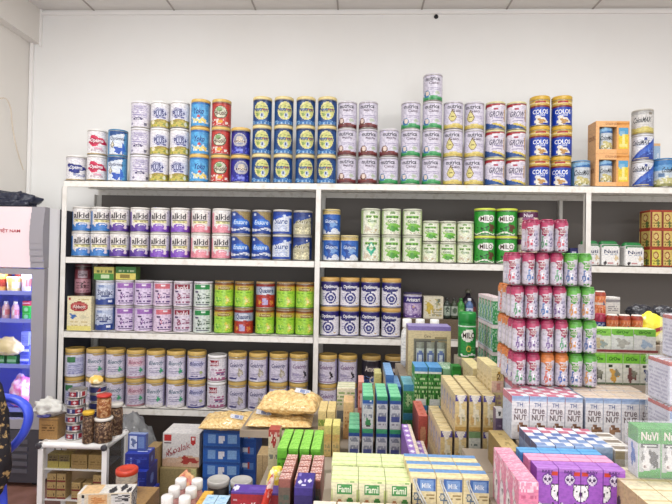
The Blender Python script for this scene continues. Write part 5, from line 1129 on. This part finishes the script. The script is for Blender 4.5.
put1('candy_bag', lump('fcb', .085, .045, .13, 6.1, cby, amp=.3), 22, 420, yo+.02, .46, 'pink cellophane sweet bag on the lowest fridge shelf', 'bag')
put1('candy_bag', lump('fcb2', .05, .04, .06, 7.4, mat('white_cellophane', '#dfe0f4', rough=.2, noisecol=('#b0b8e8', 18, .4, .6), bump=(40, .6, .01)), amp=.3), -4, 420, yo+.02, .46, 'pale cellophane bag on the lowest fridge shelf behind the chair', 'bag')
# bags lying on top of the fridge
put1('black_bag', lump('tbag', .17, .12, .075, 3.3, mat('navy_plastic', '#262a3c', rough=.28, bump=(22, .8, .02)), amp=.35, fold=.2), 14, 195, FY0+.2, FH, 'crumpled navy plastic bag on top of the drinks fridge', 'bag')
put1('clear_bag', lump('tbag2', .15, .1, .085, 8.3, mat('dull_clear_plastic', '#b9b4ac', rough=.25, trans=.55, bump=(25, .8, .02)), amp=.4, fold=.3), 8, 185, FY0+.43, FH, 'crumpled clear plastic bag behind the navy bag on the fridge', 'bag')

# ================================================================== GLASS CASE WITH JARS AND SMALL TINS
cx0, cx1, cy0, cy1, cz = ax(38, 446, 2.55), ax(107, 446, 2.55), 2.55, 2.79, .474
gc = empty('glass_case', (0, 0, 0), 0, 'low white framed glass case holding small tan boxes before the rack', 'glass case')
b = .026
def cpart(name, m, *bx): return link(name, plain(name, m, *bx), gc)
cpart('frame', M_ALU, *[(x, x+b, y, y+b, 0, cz-.032) for x in (cx0, cx1-b) for y in (cy0, cy1-b)],
      (cx0+b, cx1-b, cy0, cy0+b, 0, .03), (cx0+b, cx1-b, cy1-b, cy1, 0, .03))
rim = MB()
for (p, q) in (((cx0, cy0+.014), (cx1, cy0+.014)), ((cx0, cy1-.014), (cx1, cy1-.014)), ((cx0+.013, cy0), (cx0+.013, cy1)), ((cx1-.013, cy0), (cx1-.013, cy1))):
    rim.tube([(p[0], p[1], cz-.016), (q[0], q[1], cz-.016)], .016, 12)
link('top_rail', rim.mesh('rail', [M_ALU]), gc)
cpart('top_panel', M_ALU, (cx0+.026, cx1-.026, cy0+.027, cy1-.027, cz-.012, cz-.004))
kb = MB(); kb.lathe([(.0, -.001), (.016, 0), (.016, .006), (.011, .009), (.0, .009)], 20, cc('#3a3a3e'))
for x in (cx0+.006, cx1-.014):
    o = link('corner_cap', kb.mesh('cap', [M_DARK]), gc, (x, cy0-.0025, cz-.016)); o.rotation_euler = (PI/2, 0, 0)
gp = cpart('front_glass', M_GLASS, (cx0+b, cx1-b, cy0+.008, cy0+.012, .031, cz-.033))
cpart('side_glass', mat('dusty_glass', '#4a5058', rough=.1, trans=.5), (cx1-.014, cx1-.010, cy0+b, cy1-b, .031, cz-.033))
cpart('case_shelf', M_ALU, (cx0+b, cx1-b-.001, cy0+.02, cy1-.01, .326, .331), (cx0+b, cx1-b-.001, cy0+.02, cy1-.01, .168, .172))
cpart('back_board', M_PAPER, (cx0+b, cx1-b, cy1-.022, cy1-.018, .031, cz-.033))
tan = ['#d2b47a', ('band', 0, .18, '#94403c'), ('ell', .55, .5, .12, .16, '#4a2c24'), ('lines', -.8, .3, .4, .7, '#a4885a', 2, 2)]
tbx = carton('tan', .047, .06, .043, {'F': tan}, '#c4a874', res=(16, 10))
yci = cy0+.03
cw = cx1-cx0-2*b
for i, (fx, n) in enumerate(((.1, 3), (.265, 3), (.52, 2), (.71, 2), (.885, 3))):
    for k in range(n):
        put1('tan_box', tbx, 0, 0, yci, .172+k*.0436, f'small tan box in the glass case lower level, {("bottom", "middle", "top")[k] if n == 3 else ("bottom", "top")[k]} of {("first", "second", "third", "fourth", "fifth")[i]} stack', 'box', 'small tan boxes in the glass case', x=cx0+b+cw*fx)
yel = carton('yel', .058, .06, .072, {'F': ['#cfc06a', ('band', .5, 1, '#8a7a54'), ('lines', -.7, .7, .55, .9, '#5a4c34', 2, 2)]}, '#c2b05e')
for i, fx in enumerate((.115, .31)): put1('yellow_box', yel, 0, 0, yci, .331, f'yellow and brown box on the glass case upper level, {("left", "right")[i]}', 'box', 'yellow boxes in the glass case', x=cx0+b+cw*fx)
bgx = carton('bgx', .085, .06, .075, {'F': ['#b89a62', ('lines', -.8, .8, .3, .6, '#927646', 2, 2)]}, '#b09258')
for i, fx in enumerate((.565, .86)): put1('tan_carton', bgx, 0, 0, yci, .331, f'larger tan carton on the glass case upper level, {("left", "right")[i]}', 'box', 'tan cartons in the glass case', x=cx0+b+cw*fx)
# on the case
put1('carton_box', carton('ctop', .1, .09, .112, {'F': ['#a8824e', ('lines', -.7, .7, .4, .75, '#6c4c28', 3, 2), ('band', .88, .92, '#8a683c')]}, '#a88450'), 48, 430, 2.6, cz-.004, 'brown carton at the left end of the glass case top', 'carton')
put1('white_bag', lump('wbag', .085, .05, .06, 2.7, M_WHITEBAG, amp=.35, fold=.2), 50, 405, 2.64, cz+.1085, 'crumpled white plastic bag on the brown carton', 'bag')
put1('violet_pouch', lump('vpou', .035, .02, .018, 1.4, mat('violet_cloth', '#4a4884', rough=.6), amp=.2), 44, 412, 2.605, cz+.1085, 'small violet pouch under the white plastic bag front', 'pouch')
tp = ['#d9d6d8', ('rect', -1.5, -.15, .12, .88, '#2c3268'), ('rect', -.75, -.5, .2, .8, '#c9cbdc'), ('rect', -.15, .55, .12, .88, '#a02c38'), ('dia', .2, .5, .2, .25, '#dccfd4'), ('rect', .62, .76, 0, 1, '#22264c'), ('rect', .88, 1.02, 0, 1, '#22264c'), ('rect', 1.15, 1.6, .12, .88, '#a02c38')]
small_tin = tin_meshes('small', .046, .0435, tp, [], ('#a8a6a4', .004, -.002), lidmi=1)
tp2 = ['#dcd8da', ('band', .12, .88, '#2c3264'), ('rect', .1, .5, .12, .88, '#a02c38'), ('over', .2, 1.6, '#d6d2d8'), ('over', .0, 2.2, '#2a2f5c')]
small_tin2 = tin_meshes('small2', .044, .0435, tp2, [], ('#d6d4d2', .004, -.002), lidmi=1)
nm9 = ('bottom', 'second', 'third', 'fourth', 'fifth', 'sixth', 'top')
for k in range(6):
    build('small_tin', small_tin, (ax(75, 430, 2.64)+(0, .004, -.003, .006, .002, .01)[k], 2.64, cz-.004+G+k*.044), rad(-20+37*k % 60), f'small red white blue tin, {("bottom", "second", "third", "fourth", "fifth", "top")[k]} in the front stack on the glass case', 'tin', 'small tins on the glass case')
for k in range(6):
    build('small_tin', small_tin2, (ax(97, 420, 2.735)+(0, -.003, .004, 0, .005, .002)[k], 2.735, cz-.004+G+k*.044), rad(10+43*k % 70), f'small banded tin, {("bottom", "second", "third", "fourth", "fifth", "top")[k]} in the back stack on the glass case', 'tin', 'small tins on the glass case')
put1('gold_packet', lump('gpk', .038, .03, .03, 4.4, mat('gold_print', '#e2b85a', rough=.3, noisecol=('#f0e2b8', 40, .5, .6)), amp=.15), 96, 385, 2.735, cz-.004+6*.044, 'gold sweet packet on the back stack of small tins', 'packet')
m_nut = mat('nut_mix', '#4c3122', rough=.5, noisecol=('#a88868', 80, .48, .64), bump=(100, .8, .01))
m_nut2 = mat('snack_mix', '#965628', rough=.5, noisecol=('#d6a878', 70, .46, .64), bump=(90, .8, .01))
def jar(name, r, h, lidc, fill, px, Y, z, lab):
    f = MB(); f.lathe([(r*.9, .003), (r*.95, .006), (r*.95, h*.82), (r*.8, h*.86), (0, h*.87)], 28, cc('#ffffff'), capt=False)
    g = MB(); g.lathe([(r*.96, 0), (r, .004), (r, h*.86), (r*.92, h*.91), (r*.92, h*.95)], 28, cc('#ffffff'), capt=False)
    li = MB(); li.lathe([(r*.96, h*.9), (r*1.0, h*.9+.001), (r*1.0, h-.003), (r*.95, h), (0, h)], 28, cc(lidc), 2, capt=False)
    build('snack_jar', [('contents', f.mesh(name+'f', [fill])), ('jar_wall', g.mesh(name+'g', [M_GLASS])), ('lid', li.mesh(name+'l', MATS_T))], (ax(px, 420, Y), Y, z+G), 0, lab, 'jar', 'snack jars on the glass case')
ct = cz-.004
jar('j1', .029, .165, '#e2b83c', m_nut, 88.5, 2.575, ct, 'tall jar of nuts with yellow lid on the glass case')
jar('j2', .046, .128, '#e6e2da', m_nut, 103.8, 2.60, ct, 'wide jar of nuts with white lid at the case corner')
jar('j3', .037, .118, '#c83c34', m_nut2, 103.8, 2.60, ct+.129, 'jar of brown snacks with red lid standing on another jar')
jar('j4', .036, .17, '#d9d4cc', m_nut, 116, 2.71, ct, 'tall jar of nuts with white lid at the back right case corner')

# ================================================================== LOW GOODS AT THE LEFT OF THE STAND
fl_ = 0.0
# stacks of blue cartons under the bottom shelf
bl = {'F': ['#2c62b4', ('band', .86, 1, '#224c94'), ('rect', -.75, -.35, .2, .75, '#7ea6da'), ('rect', .35, .8, .2, .75, '#86b0e0'), ('rect', -.2, .2, .5, .7, '#b8483c'), ('rect', -.15, .05, .2, .7, '#dfe4ec'), ('ell', .1, .5, .1, .2, '#e6e6ee')], 'T': ['#3c84c8', ('blob', 0, .5, .6, .3, '#c9dcf0', 2)], 'R': ['#1f4c98', ('rect', -.6, .6, .3, .7, '#6a94d0')]}
xb0, xb1 = ax(203, 450, 2.72), ax(240, 450, 2.72)
bcm = carton('blc', xb1-xb0, .24, .0835, bl, '#2a5cac', res=(24, 12))
for k in range(6): put1('blue_carton', bcm, 0, 0, 2.72, k*.0841, f'blue carton with pale panels under the bottom shelf, {("bottom", "second", "third", "fourth", "fifth", "top")[k]} of the wide stack', 'carton', 'blue cartons in the wide stack', x=(xb0+xb1)/2)
xc0, xc1 = ax(241.5, 450, 2.78), ax(256, 450, 2.78)
bcm2 = carton('blc2', xc1-xc0, .18, .0835, {'F': ['#1f4f9e', ('rect', -.7, .7, .25, .7, '#5a86c8'), ('rect', -.8, -.2, .4, .7, '#d8e0ec'), ('rect', -.1, .1, .3, .75, '#b04a44')]}, '#1d4890')
for k in range(6): put1('blue_carton', bcm2, 0, 0, 2.78, k*.0841, f'dark blue carton beside the noodle bags, {("bottom", "second", "third", "fourth", "fifth", "top")[k]} of the narrow stack', 'carton', 'blue cartons in the narrow stack', x=(xc0+xc1)/2)
# white carton with red script on an olive carton
xk0, xk1 = ax(164, 445, 2.74), ax(200.5, 445, 2.74)
olv = {'F': ['#a39368', ('lines', -.1, .6, .15, .85, '#6c6040', 6, 3), ('rect', .75, 1, 0, 1, '#c9c488')], 'L': ['#8c7c54']}
put1('olive_carton', carton('olv', .2, .24, .30, olv, '#9c8c60'), 0, 0, 2.70, 0, 'olive tan carton on the floor under the white script carton', 'carton', x=xk0+.095)
kb_ = {'F': ['#dcd8d4', ('rect', -.9, -.5, .76, .94, '#c03a38'), ('lines', -.9, -.5, .7, .75, '#7a6a6a', 1, 2), ('rect', .5, .82, .72, .92, '#b83434'), ('dia', .66, .72, .16, .08, '#b83434'), ('ell', .66, .84, .1, .05, '#e8e0dc'), ('wave', .28, .06, 2.5, .5, '#cfae94'), ('blob', .4, .2, .45, .1, '#a8423c', 2), ('blob', -.4, .2, .4, .08, '#d9bca4', 1), ('lines', -.9, .2, .03, .12, '#b8b0a8', 2, 2)], 'T': ['#e2dfdc'], 'L': ['#c9c4be']}
put1('white_carton', carton('kbx', xk1-xk0, .16, .182, kb_, '#d6d2ce', res=(30, 26)) if 0 else box_mesh('kbx', xk1-xk0, .16, .182, kb_, '#d6d2ce', res=(30, 26), texts=[('F', 'Koalak', -.1, .55, .13, .035, '#a03038', .0, .3, .35), ('F', 'Kun', -.55, .4, .05, .026, '#a03038', .0, .3, .3)]), 0, 0, 2.72, .3006, 'white carton with red script and crest under the bottom shelf', 'carton', x=(xk0+xk1)/2)
# dark blue boxes, packets, dark film, red lidded tub at far left
db = {'F': ['#22318c', ('lines', -.8, .8, .6, .8, '#3c50b8', 2, 2), ('ell', .1, .5, .16, .14, '#4a62c0'), ('speck', -.9, -.4, .3, .8, '#8a9ae0', .15, 4)], 'T': ['#2a3ca4', ('rect', -.2, .7, .3, .45, '#c9d2ee'), ('rect', .3, .8, .6, .75, '#aab8e4')], 'R': ['#1c2a80', ('ell', 0, .5, .3, .2, '#6a80c8')]}
dbx = ax(139, 470, 2.5)
for k in range(3): put1('dark_blue_box', carton('dbx', .1, .16, .125, db, '#1f2e88') if k == 0 else bpy.data.meshes['dbx'], 0, 0, 2.47, k*.1256, f'dark blue box between the glass case and the olive carton, {("bottom", "middle", "top")[k]} of its stack', 'box', 'dark blue boxes', rz=(0, -.05, .05)[k], x=dbx)
put1('dark_blue_box', carton('dbx2', .12, .09, .075, db, '#1f2e88'), 0, 0, 2.50, 3*.1256, 'flat dark blue box lying on top of the dark blue stack', 'box', x=dbx-.012, rz=.06)
wp = {'F': ['#46589c', ('rect', -.8, -.05, .1, .9, '#c9d2e6'), ('rect', .1, .85, .15, .85, '#6a84b8'), ('blob', -.4, .5, .25, .25, '#5c6c94', 1)], 'T': ['#8a9cc8']}
for i, (px, w_) in enumerate(((137, .092), (151, .055))):
    put1('blue_white_packet', carton('wp%d' % i, w_, .03, .085, wp, '#5a6aa0'), px, 440, 2.535, 3*.1256+.0756, f'blue and white packet standing {("on the flat dark blue box", "beside the dark blue stack")[i]}', 'packet', 'blue and white packets') if i == 0 else None
put1('dark_film_bundle', lump('dfb', .17, .12, .315, 11.3, M_GREYFILM, amp=.25, fold=.25), 132, 440, 2.98, 0, 'heap of grey plastic film under the bottom shelf beside the glass case', 'plastic film')
cbx = ax(149.0, 455, 2.68)
put1('tan_carton', carton('tcn', .055, .1, .42, {'F': ['#a88c5c', ('band', .8, .84, '#8a6c40')]}, '#a68a5a'), 0, 0, 2.66, 0, 'tall narrow tan carton right of the dark blue boxes', 'carton', x=cbx+.02)
stool = ax(112, 490, 2.05)
put1('floor_carton', carton('fct', .17, .36, .365, {'F': ['#b6935f']}, '#b08c5a'), 0, 0, 1.98, 0, 'large brown carton carrying the white and orange milk packs', 'carton', x=ax(110, 490, 2.03))
wo = {'F': ['#e0d4bc', ('rect', -.85, -.72, .1, .9, '#2c2c2e'), ('rect', -.82, -.74, .3, .7, '#d8d6d2'), ('rect', -.6, .1, .15, .9, '#e2b888'), ('blob', -.25, .5, .2, .2, '#d89a64', 2), ('lines', -.5, .05, .2, .8, '#c88850', 4, 3), ('rect', .25, .95, .1, .9, '#dcdad6'), ('speck', .25, .95, .1, .9, '#3c3c40', .3, 3)], 'T': ['#e2ded6', ('rect', -.9, -.2, 0, 1, '#e4c090'), ('dia', .25, .3, .16, .5, '#2e2e30'), ('dia', .6, .6, .14, .5, '#38383a'), ('dia', .85, .3, .1, .4, '#2e2e30')], 'R': ['#dcd8d0', ('speck', -1, 1, 0, 1, '#3a3a3c', .3, 3)]}
wom = carton('wo', .21, .08, .062, wo, '#ddd6c8', res=(40, 14))
for k in range(3):
    put1('flat_milk_pack', wom, 0, 0, (2.0, 2.0, 2.01)[k], .365+k*.0628, f'white and orange milk pack with black stripes lying on the carton, {("lower", "upper", "back")[k]} one', 'carton pack', 'white and orange packs', rz=(.06, .14, .1)[k], x=stool-.012+k*.006) if k < 2 else None
tubx = ax(123.5, 470, 2.22)
rt = MB(); print_cyl(rt, [(.04, 0), (.046, .004), (.046, .1)], ['#d8cdbc', ('band', .3, .6, '#a8805c')], rows=8)
rl = MB(); rl.lathe([(.047, .097), (.0485, .099), (.0485, .115), (.045, .119), (.03, .119), (.028, .116), (0, .116)], 36, cc('#cf4630'), 2, capt=False)
put('snack_tub', [('tub_body', rt.mesh('rt', MATS_T)), ('lid', rl.mesh('rl', MATS_T))], 0, 0, 2.255, .365, 'round tub with red lid behind the white and orange packs', 'tub', x=tubx)
# low bench with drinks
BZ = .40
bx0, bx1 = -.70, -.40
bench = empty('low_bench', (-.55, 1.85, 0), 0, 'low wooden bench carrying pink bottles and grey lidded jars', 'bench')
def bpart(name, *b): return link(name, plain(name, M_RISER, (b[0]+.55, b[1]+.55, b[2]-1.85, b[3]-1.85, b[4], b[5])), bench)
bpart('bench_top', bx0, bx1, 1.45, 2.22, BZ-.03, BZ)
for x in (bx0+.01, bx1-.05):
    for y in (1.47, 2.16): bpart('leg', x, x+.04, y, y+.04, 0, BZ-.0305)
pbp = [(.002, 0), (.024, .002), (.0265, .01), (.0265, .13), (.023, .155), (.0165, .175), (.0165, .18)]
pb = bottle_mesh(pbp, ['#e2a09a', ('band', .25, .6, '#e8c4c0'), ('ell', 0, .42, .5, .12, '#d26a70'), ('over', .75, 0, '#e4aca6')], cap=('#f2efec', .0205, .1803, .214), name='pinkdrink', rows=16, step=15)
for j in range(3):
    for i in range(2):
        put('pink_drink_bottle', pb, 0, 0, 1.74+j*.068, BZ, f'pink drink bottle with white cap, {("front", "middle", "back")[j]} row, {("left", "right")[i]}', 'bottle', 'pink drink bottles', x=-.645+i*.062)
yk = {'T': ['#e6b44c', ('lines', -.5, .5, .1, .9, '#c8923a', 5, 3)], 'R': ['#2c2c40', ('lines', -.8, .8, .2, .8, '#c9c4d8', 3, 3), ('rect', -1, 1, .86, 1, '#e2ac44')], 'F': ['#d8a440'], 'L': ['#d8a440']}
put1('yellow_drink_pack', carton('yk', .035, .3, .185, yk, '#dca846', res=(16, 16)), 0, 0, 1.55, BZ, 'long yellow pack with dark side beside the pink bottles', 'carton pack', x=-.53)
for i, px in enumerate((218.5, 241.5)):
    jb = MB(); print_cyl(jb, [(.034, 0), (.042, .004), (.042, .148), (.037, .154)], ['#3a3a3c', ('band', .3, .75, '#5c4a44'), ('ell', 0, .5, .5, .16, '#8a6a54')], rows=12, step=15)
    jl = MB(); jl.lathe([(.041, .1545), (.043, .156), (.043, .174), (.041, .177), (.036, .177), (.034, .175), (0, .175)], 32, cc('#b9b7b3'), 2, capt=False)
    put('grey_lid_jar', [('jar_body', jb.mesh('jb', MATS_T)), ('lid', jl.mesh('jl', MATS_T))], px, 480, 1.97, BZ, f'dark jar with flat grey lid behind the wafer box, {("left", "right")[i]} one', 'jar', 'grey lidded jars')
lbp = pack('lbp', 2, 3, .04, .045, .225, {'F': ['#9cc4e4', ('over', .9, 0, '#c9e0f2'), ('lines', -.7, .7, .3, .8, '#5a8cc0', 5, 3)], 'T': ['#bcdcf2', ('dia', 0, .5, .5, .2, '#8ab8e0')], 'R': ['#3c3c50']}, '#a8cce8')
put('light_blue_pack', lbp, 0, 0, 1.60, BZ, 'pale blue carton pack between the yellow pack and wafer box', 'carton pack', x=-.462)
put1('snack_packet', lump('spk', .045, .035, .09, 3.9, mat('pink_gold_print', '#d8a878', rough=.28, noisecol=('#c05a5c', 30, .45, .6), bump=(40, .6, .01)), amp=.3), 187, 466, 2.1, BZ, 'pink and gold snack packet behind the pink bottles', 'packet')
# noodle bags
def noodle(name, w_, d_, h_, seed):
    me = pillow(name, w_, d_, h_, M_NOODLE, seed, .22, 34)
    return me
def noodles(nm, w_, d_, h_, seed, px, py, Y, z, lab, rz, lx, ly):
    r = empty('noodle_bag', (ax(px, py, Y), Y, z+G), rz, lab, 'noodle bag', 'bags of dried noodles')
    me = noodle(nm, w_, d_, h_, seed); link('noodles', me, r)
    best = [v.co.z for v in me.vertices if abs(v.co.x-lx) < .03 and abs(v.co.y-ly) < .02]
    zt = max(best)
    lb_ = MB(); lb_.box(-.035, .035, -.0006, .0006, -.014, .014, cc('#e6e6ea')); lb_.box(-.012, .012, -.0012, -.0007, -.01, .01, cc('#8a94b8')); lb_.box(.016, .03, -.0012, -.0007, -.01, .01, cc('#a8b0c8'))
    o = link('paper_label', lb_.mesh('nl', MATS_T), r, (lx, ly, zt+.004)); o.rotation_euler = (rad(-62), rad(8), 0)
noodles('na', .33, .22, .075, 1.0, 233, 420, 2.78, 6*.0841, 'flat bag of dried noodles with label on the blue cartons', .05, .03, -.05)
noodles('nb', .29, .2, .045, 5.0, 281, 425, 2.31, TZ, 'lower bag of dried noodles at the back left of the stand', .02, -.08, .0)
noodles('nc', .27, .2, .095, 9.0, 291, 405, 2.34, TZ+.043, 'plump bag of dried noodles with label lying on another noodle bag', -.1, .05, .02)
put1('clear_bag', lump('bwb', .07, .05, .022, 5.2, mat('blue_white_film', '#9cc0e4', rough=.25, noisecol=('#e6ecf4', 14, .45, .6), bump=(30, .6, .01)), amp=.25), 212, 430, 2.735, 6*.0841, 'blue and white crumpled film on the front corner of the blue cartons', 'plastic film', x=ax(208, 430, 2.735)) if 0 else None
pbk = {'F': ['#a8916a', ('rect', -.15, .05, 0, 1, '#8a7450')], 'R': ['#94805c'], 'L': ['#b29c74']}
put1('paper_bag', carton('pbg', .05, .1, .64, pbk, '#a8916a'), 0, 0, 2.06, 0, 'tall folded brown paper bag standing between the blue cartons and stand', 'bag', x=ax(261, 455, 2.06)+.008)

# ================================================================== BLUE CHAIR WITH A CLOTH
ch = empty('plastic_chair', (at(-10, 430, 2.05).x, 2.05, 0), 0, 'blue plastic armchair at the left edge before the fridge', 'chair')
o_ = ch.location
lp = [at(x, y, 2.05 + dy) for x, y, dy in ((-46, 434, .02), (-40, 412, .02), (-24, 401, .01), (-8, 397, 0), (5, 397.5, 0), (17, 400, 0), (26, 407, 0), (28.5, 418, 0), (24, 432, 0), (15, 444, 0), (5, 453, 0), (-8, 458, 0), (-26, 464, 0), (-40, 458, .01), (-46, 446, .02))]
lp.append(lp[0])
sm = []
for i in range(len(lp)-1):
    p0, p1, p2, p3 = lp[(i-1) % (len(lp)-1)], lp[i], lp[i+1], lp[(i+2) % (len(lp)-1)]
    for k in range(5):
        t = k/5
        sm.append(.5*((2*p1) + (p2-p0)*t + (2*p0-5*p1+4*p2-p3)*t*t + (3*p1-p0-3*p2+p3)*t**3) - Vector(o_))
sm.append(sm[0])
mb = MB(); mb.tube(sm, .016, 12, ry=.024)
link('backrest_loop', mb.mesh('loop', [M_BLUE]), ch)
pl_ = at(4, 470, 2.05) - Vector(o_)
mb = MB(); mb.tube([(-.33, .01, .47), (-.20, .01, .47), (-.0, .01, .58), (.03, .01, .63)], .02, 10); 
link('arm', mb.mesh('arm', [M_BLUE]), ch)
seat = MB()
seat.box(-.42, .0, -.42, .0, .42, .445)
link('seat', seat.mesh('seat', [M_BLUE]), ch)
for (x, y, x2, y2, zt) in ((.035, .01, .07, .03, .63), (-.40, .01, -.43, .03, .46), (-.02, -.40, .02, -.43, .42), (-.40, -.40, -.43, -.43, .42)):
    lg = MB(); lg.tube([(x, y, zt), (x*.6+x2*.4, y*.6+y2*.4, zt*.6), (x2, y2, 0)], .022, 10, ry=.016)
    link('leg', lg.mesh('leg', [M_BLUE]), ch)
m_pat = mat('patterned_cloth', '#17131a', rough=.8, noisecol=('#a88a5c', 42, .56, .62), bump=(60, .3, .005))
cl = lump('cloth', .11, .06, .36, 6.6, m_pat, amp=.1, fold=.05)
put1('patterned_cloth', cl, 0, 0, 1.94, .446, 'dark patterned cloth heaped on the blue chair seat', 'cloth', x=ax(8, 425, 1.94)-.100)
